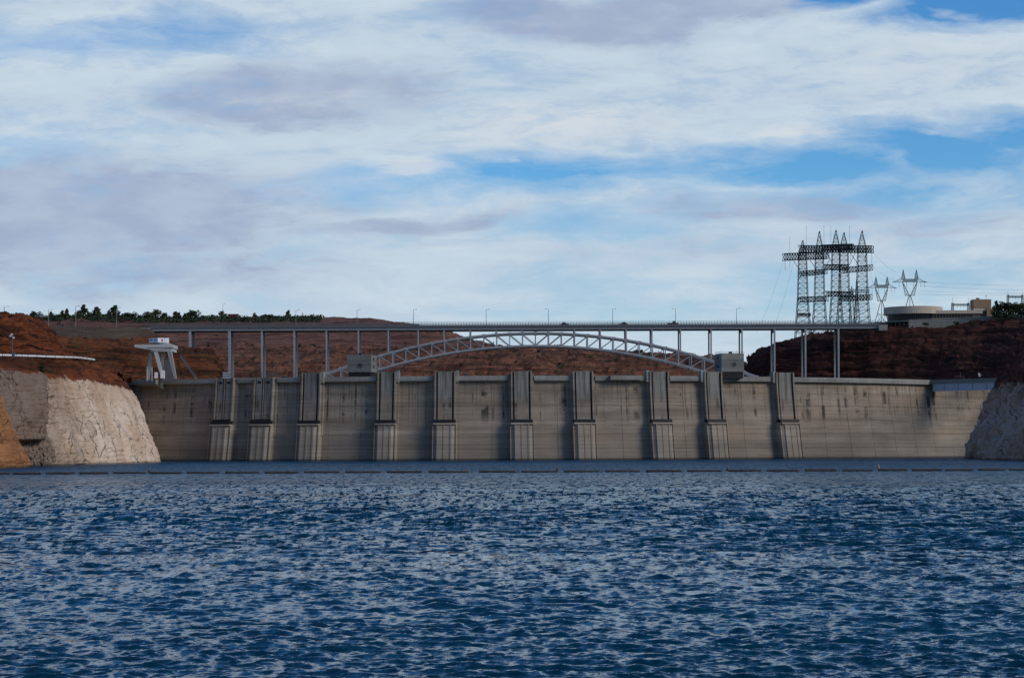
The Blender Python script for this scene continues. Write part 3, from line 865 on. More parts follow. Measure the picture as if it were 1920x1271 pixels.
ZL = 18.2
def rect(t0, t1, n0, n1):
    return [(t0, n0), (t0, n1), (t1, n1), (t1, n0)]
towers = []
def intake_tower(px0, px1, tall, side):
    pc = (px0 + px1) / 2
    ztop = 43.6 if tall else 41.55
    th = dam_th(pc, 3.5, ztop)
    fr = Frame(th); fr.o = dam_P(th, 0, 0)
    y = fr.p(0, 3.5, 0).y
    hw = max(4.6, (px1 - px0) / 2 * y / F / math.cos(th) * 0.96)
    hw = min(hw, 5.9)
    b = MB()
    fr.ext(b, rect(-hw, hw, -2.5, 2.9), ZL - 1, ztop, steps=6)
    tw = b.build('intake_tower', M['conc_tower'], dam); uv_dam(tw, spread_uv)
    # projecting cheek walls each side of the gate slot
    for s_ in (-1, 1):
        m = MB(); t0, t1 = sorted((s_ * (hw + 0.004), s_ * (hw - 0.75)))
        fr.ext(m, rect(t0, t1, 2.6, 3.9), ZL, ztop + 0.02, steps=6)
        o = m.build('cheek_wall', M['conc_tower'], tw); uv_dam(o, spread_uv)
        m = MB(); t0, t1 = sorted((s_ * (hw + 0.002), s_ * (hw + 1.15)))
        fr.ext(m, rect(t0, t1, -2.5, 1.5), ZL - 6, ztop - (1.4 if tall else 0.3), steps=6)
        o = m.build('side_pier', M['conc_tower'], tw); uv_dam(o, spread_uv)
    rw_ = 0.92 if tall else 0.45
    cuts = [(-hw + 0.75, hw - 0.75)] if tall else [(-hw + 0.75, -0.25), (0.25, hw - 0.75)]
    for c0, c1 in cuts:
        m = MB(); fr.ext(m, rect(c0 + rw_ + 0.01, c1 - rw_ - 0.01, 2.7, 3.45), ZL + 1.0, ztop - 0.05, steps=6)
        o = m.build('gate_panel', M['conc_panel'], tw); uv_dam(o, spread_uv)
        for t0, t1 in ((c0 + 0.003, c0 + rw_), (c1 - rw_, c1 - 0.003)):
            m = MB(); fr.ext(m, rect(t0, t1, 2.7, 3.05), ZL + 0.8, ztop - 0.4, steps=6)
            m.build('guide_rail', M['black'], tw)
        if not tall:
            m = MB(); mid = (c0 + c1) / 2; fr.ext(m, rect(mid - 1.0, mid + 1.0, 3.0, 3.55), 38.6, 39.6)
            m.build('vent', M['dark_open'], tw)
    if not tall:
        m = MB(); fr.ext(m, rect(-0.245, 0.245, 2.7, 3.6), ZL + 0.8, ztop - 0.03, steps=6)
        o = m.build('centre_post', M['conc_tower'], tw); uv_dam(o, spread_uv)
    # dark grating over the trash rack, then the rack structure below it
    m = MB(); fr.ext(m, rect(-hw - 0.35, hw + 0.1, 2.0, 5.6), ZL + 0.01, ZL + 1.7)
    if not tall:
        for k in range(10):
            t = -hw + 0.3 + k * (2 * hw - 0.9) / 9.0
            fr.ext(m, rect(t, t + 0.55, 4.0, 4.9), ZL + 1.705, ZL + 2.5)
    m.build('trash_grating', M['black'], tw)
    lw = hw + 0.75
    prof = [(-lw, -2.5), (-lw, 4.4), (-lw * 0.58, 5.9), (lw * 0.58, 5.9), (lw, 4.4), (lw, -2.5)]
    m = MB(); fr.ext(m, prof, -4, ZL - 0.7, steps=4)
    o = m.build('rack_shaft', M['conc_rack'], tw); uv_dam(o, spread_uv)
    m = MB(); fr.ext(m, rect(-lw + 0.4, lw - 0.3, -2.4, 6.55), ZL - 0.69, ZL)
    o = m.build('sill_slab', M['conc_rack'], tw); uv_dam(o, spread_uv)
    for t, n in ((-lw * 0.56, 5.4), (-lw * 0.02, 5.6), (lw * 0.54, 5.4)):
        m = MB(); fr.ext(m, rect(t - 0.42, t + 0.42, n, 6.15), -4, ZL - 0.72, steps=4)
        o = m.build('rib', M['conc_rack'], tw); uv_dam(o, spread_uv)
    for s_ in (-1, 1):
        t0, t1 = sorted((s_ * (lw + 0.003), s_ * (lw - 0.45)))
        m = MB(); fr.ext(m, rect(t0, t1, 3.9, 5.3), -4, ZL - 0.74, steps=4)
        o = m.build('rib', M['conc_rack'], tw); uv_dam(o, spread_uv)
    if tall and side:
        m = MB(); t0, t1 = sorted((side * (hw + 0.01), side * (hw + 1.5)))
        fr.ext(m, rect(t0, t1, 0.3, 3.2), 38.4, ztop - 0.01)
        bx = m.build('stair_shaft', M['conc_pale'], tw)
        m = MB(); fr.ext(m, rect(t0 + 0.05, t1 - 0.05, 0.4, 3.1), ztop, ztop + 0.45)
        m.build('cap', M['teal'], tw)
    towers.append((th, hw))

for a, b, tall, side in ((403, 440, 0, 0), (475, 514, 0, 0), (564, 602, 1, 1), (707, 743, 1, 1), (814, 855, 1, 1), (957, 998, 1, 0), (1073, 1113, 1, 0), (1217, 1255, 1, -1),
                         (1319, 1355, 1, -1), (1453, 1490, 1, -1)):
    intake_tower(a, b, tall, side)

# parapet beam, one length between each pair of towers
cuts = [thL] + [x for th, hw in towers for x in (th - (hw + 1.2) / DR, th + (hw + 1.2) / DR)] + [dam_th(1746)]
for i in range(0, len(cuts), 2):
    a, b = cuts[i], cuts[i + 1]
    n = max(3, int((b - a) * 60))
    tt = np.linspace(a, b, n)
    m = MB()
    m.loft([[dam_P(t, -1.0, 38.83), dam_P(t, 2.0, 38.83), dam_P(t, 2.2, 39.2), dam_P(t, 2.2, 41.4), dam_P(t, 1.6, 41.4), dam_P(t, 1.6, 40.3), dam_P(t, -1.0, 40.3)] for t in tt])
    m.build('parapet', M['conc_pale'], dam)
m = MB(); tt = np.linspace(thL, thR, 90)
m.loft([[dam_P(t, -12, 39.4), dam_P(t, -1.05, 39.4), dam_P(t, -1.05, 40.2), dam_P(t, -12, 40.2)] for t in tt])
m.build('crest_road', M['asphalt'], dam)
m = MB(); tt = np.linspace(thL, thR, 90)
m.loft([[dam_P(t, -13, 39.0), dam_P(t, -12.05, 39.0), dam_P(t, -12.05, 41.2), dam_P(t, -13, 41.2)] for t in tt])
m.build('rear_parapet', M['conc_pale'], dam)
# small balcony on the crest (right of centre) and the wedge bracket under the crane
fr = Frame(dam_th(1172, 2, 40))
m = MB(); fr.ext(m, rect(-8, 8, 2.21, 4.2), 39.3, 41.5, follow=False)
m.build('balcony', M['conc_pale'], dam)
fr = Frame(dam_th(287, 2, 40)); m = MB()
m.loft([[fr.p(t, n, z) for n, z in ((2.21, 38.0), (8.0, 39.2), (8.0, 41.3), (2.21, 41.3))] for t in (-8.5, 6.5)])
m.loft([[fr.p(t, n, z) for n, z in ((-1, 35.6), (7.6, 39.1), (2.3, 39.1), (-1, 37.0))] for t in (4.5, 6.3)])
m.build('crane_bracket', M['conc_pale'], dam)

# service bridge over the spillway at the right end
fr_a = Frame(dam_th(1746, 2, 40))
A = dam_P(fr_a.th, 2.0, 41.4); Bp = W(1905, 707, 1185); Bp.z = 41.4
sb = empty('spillway_bridge', ((A + Bp) / 2)[:2] + (38.0,), 'pale blue steel girder bridge from dam crest to right cliff', 'bridge')
dv = (Bp - A).normalized(); nv = Vector((dv.y, -dv.x, 0))
def qbox(m, a, b, n0, n1, z0, z1):
    m.loft([[Vector((p.x, p.y, 0)) + nv * n + Vector((0, 0, z)) for n, z in ((n0, z0), (n1, z0), (n1, z1), (n0, z1))] for p in (a, b)])
m = MB(); qbox(m, A, Bp, -8, 1.2, 39.3, 41.4); m.build('deck_slab', M['conc_grey'], sb)
m = MB(); qbox(m, A + dv * 1.5, Bp, 0.2, 0.6, 35.6, 39.28); m.build('girder', M['girder'], sb)
m = MB(); qbox(m, A + dv * 1.5, Bp, -7, -6.6, 35.6, 39.28); m.build('girder', M['girder'], sb)
for z in (35.3, 39.0):
    m = MB(); qbox(m, A + dv * 1.5, Bp, -0.1, 0.95, z, z + 0.28); m.build('flange', M['girder'], sb)
L = (Bp - A).length
for k in range(1, 6):
    m = MB(); p = A + dv * (L * k / 6.0); qbox(m, p, p + dv * 0.25, 0.605, 0.85, 35.6, 39.0); m.build('stiffener', M['steel'], sb)

# ------------------------------------------------------------------ elevator tower houses on the crest
def seal(m_ring, c, right, up, n, r):
    for r0, r1, d in ((r * 0.82, r, 0.12), (0.0, r * 0.28, 0.10)):
        k = 24
        rings = []
        for rr, dd in ((r1, 0.0), (r1, d), (r0, d), (r0, 0.0)):
            rings.append([c + right * (rr * math.cos(2 * math.pi * i / k)) + up * (rr * math.sin(2 * math.pi * i / k)) + n * dd for i in range(k)])
        m_ring.loft(rings, cap=False)
    for ang in (90, 210, 330):
        a = R(ang); d1 = right * math.cos(a) + up * math.sin(a)
        m_ring.bar(c + d1 * (r * 0.2) + n * 0.06, c + d1 * (r * 0.86) + n * 0.06, r * 0.22, 0.12)

def tower_house(pxL, pxC, pxR, yt, yb, Yc, sidepx, label):
    """block with its front face pxL..pxC (or pxC..pxR) and a narrow side face"""
    zt, zb = W(pxL, yt, Yc).z, W(pxL, yb, Yc).z
    if sidepx > 0:
        a = W(pxL, yb, Yc); b = W(pxC, yb, Yc - 2); c = W(pxR, yb, Yc + 8)
    else:
        c = W(pxL, yb, Yc + 8); a = W(pxC, yb, Yc - 2); b = W(pxR, yb, Yc)
    if sidepx > 0:
        quad = [a, b, c, c + (a - b)]
    else:
        quad = [a, b, b + (c - a), c]
    cx = sum(q.x for q in quad) / 4; cy = sum(q.y for q in quad) / 4
    h = empty('elevator_house', (cx, cy, 40.2), label, 'building')
    m = MB(); m.loft([[Vector((q.x, q.y, z)) for q in quad] for z in (zb, zt)])
    w = m.build('wall', M['conc_grey'], h)
    def ins(s):
        return [Vector((cx + (q.x - cx) * s, cy + (q.y - cy) * s, 0)) for q in quad]
    m = MB(); m.loft([[q + Vector((0, 0, z)) for q in ins(0.93)] for z in (40.21, zb - 0.003)]); m.build('base', M['black'], h)
    m = MB(); m.loft([[q + Vector((0, 0, z)) for q in ins(0.97)] for z in (zt + 0.003, zt + 0.35)]); m.build('roof', M['conc_grey'], h)
    def edge_pts(i):
        a_, b_ = quad[i], quad[(i + 1) % 4]
        return Vector((a_.x, a_.y, 0)), Vector((b_.x, b_.y, 0))
    for i in range(4):
        a_, b_ = edge_pts(i); d_ = (b_ - a_).normalized(); n_ = Vector((d_.y, -d_.x, 0)); ln_ = (b_ - a_).length
        for fz in (.34, .67):
            z_ = zb + (zt - zb) * fz; m = MB()
            m.loft([[a_ + d_ * u + n_ * w_ + Vector((0, 0, zz)) for u, w_ in ((.1, -.1), (ln_ - .1, -.1), (ln_ - .1, .02), (.1, .02))] for zz in (z_ - .04, z_ + .04)])
            m.build('form_seam', M['steel_dark'], w)
        m = MB(); m.bar(a_ + Vector((0, 0, zt + 1.25)), b_ + Vector((0, 0, zt + 1.25)), .09)
        for k in range(int(ln_ / 1.8) + 1):
            m.bar(a_ + d_ * (k * 1.8) + Vector((0, 0, zt)), a_ + d_ * (k * 1.8) + Vector((0, 0, zt + 1.25)), .08)
        m.build('roof_rail', M['rail'], h)
    # door in the recessed base, window slots, roof gear, seal
    fa, fb = (quad[0], quad[1])
    fr_ = (fb - fa); fr_.z = 0; fl = fr_.length; fr_.normalize(); fn = Vector((fr_.y, -fr_.x, 0))
    mid = (fa + fb) / 2
    m = MB(); seal(m, Vector((mid.x, mid.y, zb + (zt - zb) * 0.40)) + fn * 0.002 + fr_ * (0.6 if sidepx < 0 else 0.4), fr_, Vector((0, 0, 1)), fn, 1.15)
    m.build('seal', M['black'], h)
    sa, sb_ = (quad[1], quad[2]) if sidepx > 0 else (quad[3], quad[0])
    sd = (sb_ - sa); sd.z = 0; sl = sd.length; sd.normalize(); sn = Vector((sd.y, -sd.x, 0))
    for fz in (0.32, 0.80):
        m = MB(); p = Vector((sa.x, sa.y, 0)) + sd * sl * 0.35
        z0 = zb + (zt - zb) * (fz - 0.07); z1 = z0 + 1.3
        m.loft([[p + sd * d + sn * n_ + Vector((0, 0, z)) for d, n_ in ((0, -0.2), (2.2, -0.2), (2.2, 0.06), (0, 0.06))] for z in (z0, z1)])
        m.build('window', M['dark_open'], h)
    m = MB(); p = Vector((mid.x, mid.y, 0)) + fn * -3
    m.loft([[p + fr_ * d + fn * e + Vector((0, 0, z)) for d, e in ((-1, -1), (0.4, -1), (0.4, 0.4), (-1, 0.4))] for z in (zt + 0.355, zt + 1.3)]); m.build('roof_vent', M['black'], h)
    m = MB(); m.bar(p + fr_ * 3 + Vector((0, 0, zt + .3)), p + fr_ * 3 + Vector((0, 0, zt + 2.2)), 0.16); m.build('aerial', M['lamp'], h)
    return h
tower_house(651, 696, 706, 667, 698, 1136, 1, 'grey concrete elevator house with bright right side, left of the arch')
tower_house(1340, 1353, 1395, 664, 697, 1150, -1, 'grey concrete elevator house with round seal at right end of arch')

# ------------------------------------------------------------------ gantry crane
def crane():
    Yc = 1158
    c = W(300, 710, Yc)
    cr = empty('gantry_crane', (c.x, c.y, 40.3), 'white gantry crane straddling the left end of the dam crest', 'crane')
    P = lambda px, py, y: W(px, py, y)
    def leg(pa, pb, wt, wb):
        m = MB(); s = []
        for p, w in ((pa, wb), (pb, wt)):
            s.append([p + Vector((x * w, y * w, 0)) for x, y in ((-.5, -.5), (.5, -.5), (.5, .5), (-.5, .5))])
        m.loft(s); return m
    ya, yb = 1152, 1168
    zf = 40.25
    for (xa, ta, y) in ((277, 283, yb), (306, 292, ya), (304, 306, yb), (330, 318, ya)):
        a = P(xa, 712, y); a.z = zf; b = P(ta, 658.5, y)
        leg(a, b, 2.0, 1.3 if y == ya else 1.5).build('leg', M['crane'], cr)
    x0, x1 = P(284, 655, ya).x, P(322, 655, ya).x
    zb, zm, zt = P(300, 658.6, ya).z, P(300, 652.5, ya).z, P(300, 646, ya).z
    m = MB(); m.box(x0, x1, ya - 1.2, yb + 1.2, zb, zm); m.build('portal_beam', M['crane'], cr)
    m = MB()
    xb = P(253, 652, ya).x
    m.loft([[(x, y, z) for (x, z) in ((xb, zm + 0.5), (x0 + 2, zb + .4), (x1 + 0.5, zm + 0.05), (x1 + 0.5, zt), (xb, zt))] for y in (ya - 1.6, yb + 1.6)])
    m.build('trolley_boom', M['crane'], cr)
    m = MB(); m.box(x0 - 2, x1 + 1.2, ya - 1.75, ya - 1.6, zm - 0.05, zm + 0.25); m.build('walkway', M['steel_dark'], cr)
    m = MB(); m.box(P(297, 640, ya).x, P(314, 640, ya).x, ya + 1, yb - 2, zt, zt + 0.9); m.build('turntable', M['crane'], cr)
    # machinery cab, turned a little so that two sides show
    a = W(280, 645, ya + 3); b = W(296, 645, ya - 1.5); d = W(317, 645, ya + 2)
    z0 = zt + 0.92; z1 = W(300, 633.5, ya).z
    q = [a, b, d, d + (a - b)]
    m = MB(); m.loft([[Vector((p.x, p.y, z)) for p in q] for z in (z0, z1)])
    cab = m.build('cab', M['crane_side'], cr)
    e = (b - a); e.z = 0; el = e.length; e.normalize(); n = Vector((e.y, -e.x, 0))
    for f0 in (0.12, 0.60):
        m = MB(); p = Vector((a.x, a.y, 0)) + e * el * f0
        m.loft([[p + e * k + n * j + Vector((0, 0, z)) for k, j in ((0, -.05), (el * .26, -.05), (el * .26, .03), (0, .03))] for z in (z0 + 1.2, z1 - 0.7)])
        m.build('window', M['glass'], cab)
    e = (d - b); e.z = 0; el = e.length; e.normalize(); n = Vector((e.y, -e.x, 0))
    def plate(f0, f1, g0, g1, mat, nm):
        m = MB(); p = Vector((b.x, b.y, 0)); H = z1 - z0
        m.loft([[p + e * el * k + n * j + Vector((0, 0, z)) for k, j in ((f0, -.05), (f1, -.05), (f1, .03), (f0, .03))] for z in (z0 + H * g0, z0 + H * g1)])
        m.build(nm, mat, cab)
    plate(0.30, 0.47, 0.24, 0.70, M['red'], 'emblem')
    plate(0.34, 0.43, 0.71, 0.80, M['red'], 'emblem')
    plate(0.55, 0.70, 0.66, 0.76, M['rail'], 'name_plate')
    plate(0.55, 0.76, 0.34, 0.40, M['rail'], 'name_plate')
    for y in (ya - 1.5, yb + 1.5):
        m = MB()
        m.bar((xb, y, zt + 1.0), (x1 + .5, y, zt + 1.0), .09)
        k = xb
        while k < x1 + .6:
            m.bar((k, y, zt), (k, y, zt + 1.0), .08); k += 1.6
        m.build('handrail', M['rail'], cr)
    for k in range(3):
        m = MB(); xk = P(310 + k * 3, 660, ya).x; m.bar((xk, yb - 5, zb), (xk, yb - 5, P(310, 672, yb).z), .10); m.build('hoist_cable', M['black'], cr)
    m = MB(); pa = P(318.5, 660, ya - 1.1); pb = P(330.5, 711, ya - 1.1)
    for k in range(22):
        q = pa + (pb - pa) * (k / 21.0); m.bar(q - Vector((.35, 0, 0)), q + Vector((.35, 0, 0)), .09)
    for dx in (-.35, .35):
        m.bar(pa + Vector((dx, 0, 0)), pb + Vector((dx, 0, 0)), .09)
    m.build('ladder', M['steel_dark'], cr)
    # ladder, lift cable guide and trucks under the legs
    for xa in (276, 285):
        m = MB(); p = P(xa, 712, ya - 2); p.z = zf; q2 = P(xa, 688, ya - 2); m.bar(p, q2, 0.45); m.build('guide_post', M['crane'], cr)
    for xa, y in ((277, yb), (330, ya), (306, ya)):
        m = MB(); p = P(xa, 712, y); m.box(p.x - 1.3, p.x + 1.3, p.y - 0.8, p.y + 0.8, zf - 0.05, zf + 0.9); m.build('wheel_truck', M['steel_dark'], cr)
    for (xa, ya_, wd, hh, mat) in ((293, 701, 1.6, 3.0, M['white']), (305, 700, 2.0, 4.0, M['white'])):
        m = MB(); p = P(xa, ya_ + 6, ya - 1.2); m.box(p.x - wd / 2, p.x + wd / 2, p.y - 0.8, p.y + 0.8, zf + 1.2, zf + 1.2 + hh); m.build('control_cabinet', mat, cr)
    # dark gate-hoist leaf hanging in the portal
    m = MB(); xs = [P(304, 680, yb - 4).x, P(324, 680, yb - 4).x]
    zz = P(300, 672, yb).z
    m.loft([[(xs[0], y, zf), (xs[1], y, zf), (xs[1] - 1.6, y, zz), (xs[0] + 1.0, y, zz)] for y in (yb - 4, yb - 3)])
    m.build('hoist_panel', M['steel_dark'], cr)
crane()

# ------------------------------------------------------------------ arch bridge
YB0, YB1 = 1384.0, 1400.0
KB = F / YB0
br = empty('arch_bridge', W(1005, 700, 1390), 'long grey steel arch bridge spanning the canyon behind the dam', 'bridge')
def BX(px, y=YB0): return (px - 960) * YB0 / F
deck_top = W(1005, 611, YB0).z; deck_bot = W(1005, 617.5, YB0).z
xl, xr = BX(283), BX(1648)
m = MB(); m.box(xl, xr, YB0 - 1.2, YB1 + 1.2, deck_top - 0.7, deck_top); m.build('deck_slab', M['steel_dark'], br)
for y in (YB0 - 0.4, YB1 - 0.4):
    m = MB(); m.box(xl, xr, y, y + 0.8, deck_bot, deck_top - 0.72); m.build('deck_girder', M['steel'], br)
m = MB()
for k in range(60):
    x = xl + 2 + k * (xr - xl - 4) / 59.0
    m.box(x - 0.15, x + 0.15, YB0 + 0.41, YB1 - 0.41, deck_bot + 0.3, deck_top - 0.73)
o = m.build('floor_beams', M['steel_dark'], br); o['kind'] = 'stuff'
m = MB()
for y in (YB0 - 0.35, YB1 - 0.3):
    m.box(xl, xr, y, y + 0.3, deck_bot - 0.45, deck_bot - 0.003)
m.build('bottom_flange', M['steel_dark'], br)
# high chain-link railing on both edges
m = MB()
xr2 = BX(1662)
for y in (YB0 - 1.1, YB1 + 1.05):
    x = xl - 3
    while x < xr2:
        m.box(x - 0.09, x + 0.09, y - 0.05, y + 0.05, deck_top, deck_top + 2.6); x += 1.7
    for zz, hh in ((2.5, .12), (2.1, .05), (1.75, .06), (1.4, .06), (1.1, .16), (0.8, .1), (0.5, .14)):
        m.box(xl - 3, xr2, y + 0.06, y + 0.12, deck_top + zz, deck_top + zz + hh)
o = m.build('railing', M['rail'], br); o['kind'] = 'stuff'
m = MB(); m.box(xl, xr, YB0 - 1.18, YB0 - 0.9, deck_top + 0.003, deck_top + 0.5); m.build('kerb_wall', M['rail'], br)
m = MB(); m.box(xl, xr, YB1 + 0.9, YB1 + 1.18, deck_top + 0.003, deck_top + 0.5); m.build('kerb_wall', M['rail'], br)
xc = BX(1005)
def top_z(x):
    return W(1005, 624.0, YB0).z - 4.87e-4 * (x - xc) ** 2 * KB
def bot_z(x):
    return W(1005, 648.0, YB0).z - 4.97e-4 * (x - xc) ** 2 * KB
bay = 48.7 / KB
half = bay / 2
NP = 20
xs = [xc + (k) * half for k in range(-NP, NP + 1)]
for y in (YB0, YB1):
    for nm, fz, wd in (('top_chord', top_z, 1.1), ('bottom_chord', bot_z, 1.05)):
        m = MB()
        m.loft([[(x, y + dy, fz(x) + dz) for dy, dz in ((-.5, -wd / 2), (.5, -wd / 2), (.5, wd / 2), (-.5, wd / 2))] for x in xs])
        m.build(nm, M['steel'], br)
    for k in range(-NP, NP + 1):
        x = xc + k * half
        big_ = (k % 2 != 0)
        m = MB(); m.bar((x, y, bot_z(x) + .6), (x, y, top_z(x) - .65), 0.72 if big_ else 0.55, 0.6); m.build('truss_vertical', M['steel'], br)
        for fz in (top_z, bot_z):
            m = MB()
            yy = y - 0.52 if y == YB0 else y + 0.52
            m.loft([[(x + a, yy, fz(x) + b) for a, b in ((-1.4, -.7), (1.4, -.7), (1.0, .75), (-1.0, .75))], [(x + a, yy + .03, fz(x) + b) for a, b in ((-1.4, -.7), (1.4, -.7), (1.0, .75), (-1.0, .75))]])
            m.build('gusset_plate', M['steel'], br)
    for k in range(-NP, NP):
        x0, x1 = xc + k * half, xc + (k + 1) * half
        m = MB()
        if k < 0:
            m.bar((x0, y, top_z(x0) - .5), (x1, y, bot_z(x1) + .5), 0.48, 0.45)
        else:
            m.bar((x0, y, bot_z(x0) + .5), (x1, y, top_z(x1) - .5), 0.48, 0.45)
        m.build('truss_diagonal', M['steel'], br)
# lateral struts between the two ribs
for k in range(-NP, NP + 1):
    x = xc + k * half
    for fz in (top_z, bot_z):
        m = MB(); m.bar((x, YB0 + .51, fz(x)), (x, YB1 - .51, fz(x)), 0.5); m.build('lateral_strut', M['steel_dark'], br)
cols = [357, 431, 491.8, 552.5, 612.8, 672.8, 729, 785, 833.5, 882.2, 930.9, 979.6, 1029.4, 1077.8, 1126.2, 1174.6, 1223, 1276.5, 1334, 1392, 1453, 1511, 1573]
for px in cols:
    x = BX(px)
    outer = abs(x - xc) > 122
    if px < 600 or px > 1440:
        zb = 20.0
    elif abs(x - xc) < 127:
        zb = top_z(x) + 0.6
    else:
        zb = 20.0
    if px == 357: zb = W(357, 690, YB0).z
    wd = 1.45 if px in (357, 431) else 1.0 if (px < 600 or px > 1440) else 0.85
    for y in (YB0, YB1):
        m = MB(); m.box(x - wd / 2, x + wd / 2, y - 0.6, y + 0.6, zb, deck_bot - 0.46); m.build('column', M['steel'], br)
    m = MB(); m.box(x - 0.5, x + 0.5, YB0 + .61, YB1 - .61, deck_bot - 2.2, deck_bot - 0.47); m.build('cross_beam', M['steel_dark'], br)
# abutments
for px0, px1, nm in ((262, 284, 'abutment'), (1648, 1664, 'abutment')):
    m = MB(); m.box(BX(px0), BX(px1) - 0.01, YB0 - 2, YB1 + 2, deck_bot - 1.6, deck_top - 0.1); m.build(nm, M['conc_grey'], br)

# ------------------------------------------------------------------ street lamps
def lamp_proto(h):
    pr = empty('street_lamp', (0, 0, 0))
    global LOCAL
    LOCAL = True
    m = MB(); m.cyl((0, 0), 0.20, 0.11, 0, h, 6); m.build('pole', M['lamp'], pr)
    m = MB(); m.bar((0, 0, h - .15), (1.7, 0, h + 0.15), 0.12); m.build('arm', M['lamp'], pr)
    m = MB(); m.box(1.3, 2.2, -.2, .2, h + 0.05, h + 0.3); m.build('lamp_head', M['lamp'], pr)
    LOCAL = False
    return pr
lampo = lamp_proto(11.0)
spots = [(551, 1), (667, 1), (774, 1), (912, 1), (1030, -1), (1152, 1), (1271, -1), (1387, 1)]
where = ['over the far left hillside', 'over the grey elevator house left of the arch', 'before the mesa edge', 'left of the arch crown', 'right above the arch crown', 'over the right half of the arch', 'beside the dark truck', 'above the elevator house with the round seal']
for i, (px, sg) in enumerate(spots):
    o = lampo if i == 0 else copy_tree(lampo)
    o.location = (BX(px), YB1 + 0.4, deck_top + 0.003); o.scale = (sg, 1, 1)
    tag(o, f'thin street lamp on the bridge deck, {where[i]}', 'street lamp', 'street lamps along the bridge')
road_l = [(50, 575, 602, 1100, 'tall pale lamp post behind the red knoll near the left edge'), (91, 581, 612, 1395, 'pale lamp post rising beside the right shoulder of the red knoll'),
          (142, 574, 614, 1392, 'tall pale lamp post on the road bank before a big conical tree'), (218.5, 578, 614, 1394, 'pale lamp post on the road bank before the tall oval tree')]
for px, yt, yb, Y, lab in road_l:
    if px == 50: px = 8
    o = copy_tree(lampo); p = W(px, yb, Y); o.location = p
    s = (W(px, yt, Y).z - p.z) / 11.0
    o.scale = (1.2, 1.2, s); tag(o, lab, 'street lamp', 'street lamps along the left road')
o = copy_tree(lampo); p = W(418, 596, 2000); o.location = p; o.scale = (1, 1, 1.1); tag(o, 'distant lamp post on the ridge by the red roofed house', 'street lamp', 'street lamps along the left road')
# floodlight mast on the terrace
fm = empty('floodlight_mast', W(23, 666, 800), 'short grey floodlight mast on the terrace behind the white guardrail', 'light mast')
p = W(23, 667, 800); m = MB(); m.cyl((p.x, p.y), 0.22, 0.16, p.z - 1, p.z + 7.4, 8); m.build('pole', M['rail'], fm)
for k, (dx, dz) in enumerate(((-.55, 6.9), (.5, 6.3), (-.1, 7.5))):
    m = MB(); m.box(p.x + dx - .28, p.x + dx + .28, p.y - .5, p.y + .2, p.z + dz - .25, p.z + dz + .25); m.build('floodlight', M['white'], fm)
m = MB(); m.box(p.x + .2, p.x + .9, p.y - .3, p.y + .3, p.z - .5, p.z + 1.2); m.build('control_box', M['rail'], fm)
# guard rail along the terrace edge
gr = empty('guardrail', W(90, 667, 850), 'white guardrail along the terrace edge below the red knoll', 'guardrail')
gpts = [(-60, 664.5, 775), (4, 665.3, 800), (30, 666, 812), (41, 666.3, 822), (52, 666.8, 830), (69, 667.2, 842), (86, 668, 856), (103, 668.6, 872), (120, 669, 888), (137, 669.5, 905), (148, 670.2, 925), (155, 671, 940), (163, 672, 955), (171, 673, 968), (178, 674, 980)]
for i in range(len(gpts) - 1):
    a, b = W(*gpts[i]), W(*gpts[i + 1]); d = (b - a).normalized()
    m = MB(); m.bar(a + d * .18, b - d * .18, .1, .62); m.build('rail_panel', M['white'], gr)
for g_ in gpts[1:]:
    a = W(*g_); m = MB(); m.box(a.x - .13, a.x + .13, a.y - .1, a.y + .2, a.z - 2.2, a.z + .5); m.build('post', M['bark'], gr)

# ------------------------------------------------------------------ lattice pylons
def lattice_leg(m, c, w0, w1, z0, z1, n, bw=0.22, y0=None, c1=None, w_end=None):
    """square tapering lattice tower; c, c1 = plan centre at bottom / top"""
    c1 = c if c1 is None else c1
    def ring(t):
        w = w0 + (w1 - w0) * t
        cx = c[0] + (c1[0] - c[0]) * t; cy = c[1] + (c1[1] - c[1]) * t; z = z0 + (z1 - z0) * t
        return [Vector((cx + sx * w / 2, cy + sy * w / 2, z)) for sx, sy in ((-1, -1), (1, -1), (1, 1), (-1, 1))]
    ts = [1 - (1 - k / n) ** 1.15 for k in range(n + 1)]
    rs = [ring(t) for t in ts]
    for k in range(n):
        for i in range(4):
            j = (i + 1) % 4
            m.bar(rs[k][i], rs[k + 1][i], bw * 1.5, n=3)
            m.bar(rs[k][i], rs[k + 1][j], bw, n=3); m.bar(rs[k][j], rs[k + 1][i], bw, n=3)
            m.bar(rs[k + 1][i], rs[k + 1][j], bw, n=3)

def lattice_beam(m, a, b, h, d, n, bw=0.22):
    a = Vector(a); b = Vector(b); ax = (b - a).normalized()
    side = Vector((-ax.y, ax.x, 0)).normalized() * (d / 2); up = Vector((0, 0, h / 2))
    def ring(t):
        c = a + (b - a) * t
        return [c - side - up, c + side - up, c + side + up, c - side + up]
    rs = [ring(k / n) for k in range(n + 1)]
    for k in range(n):
        for i in range(4):
            j = (i + 1) % 4
            m.bar(rs[k][i], rs[k + 1][i], bw * 1.4, n=3)
            m.bar(rs[k][i], rs[k + 1][j], bw, n=3); m.bar(rs[k][j], rs[k + 1][i], bw, n=3)
            m.bar(rs[k + 1][i], rs[k + 1][j], bw, n=3)

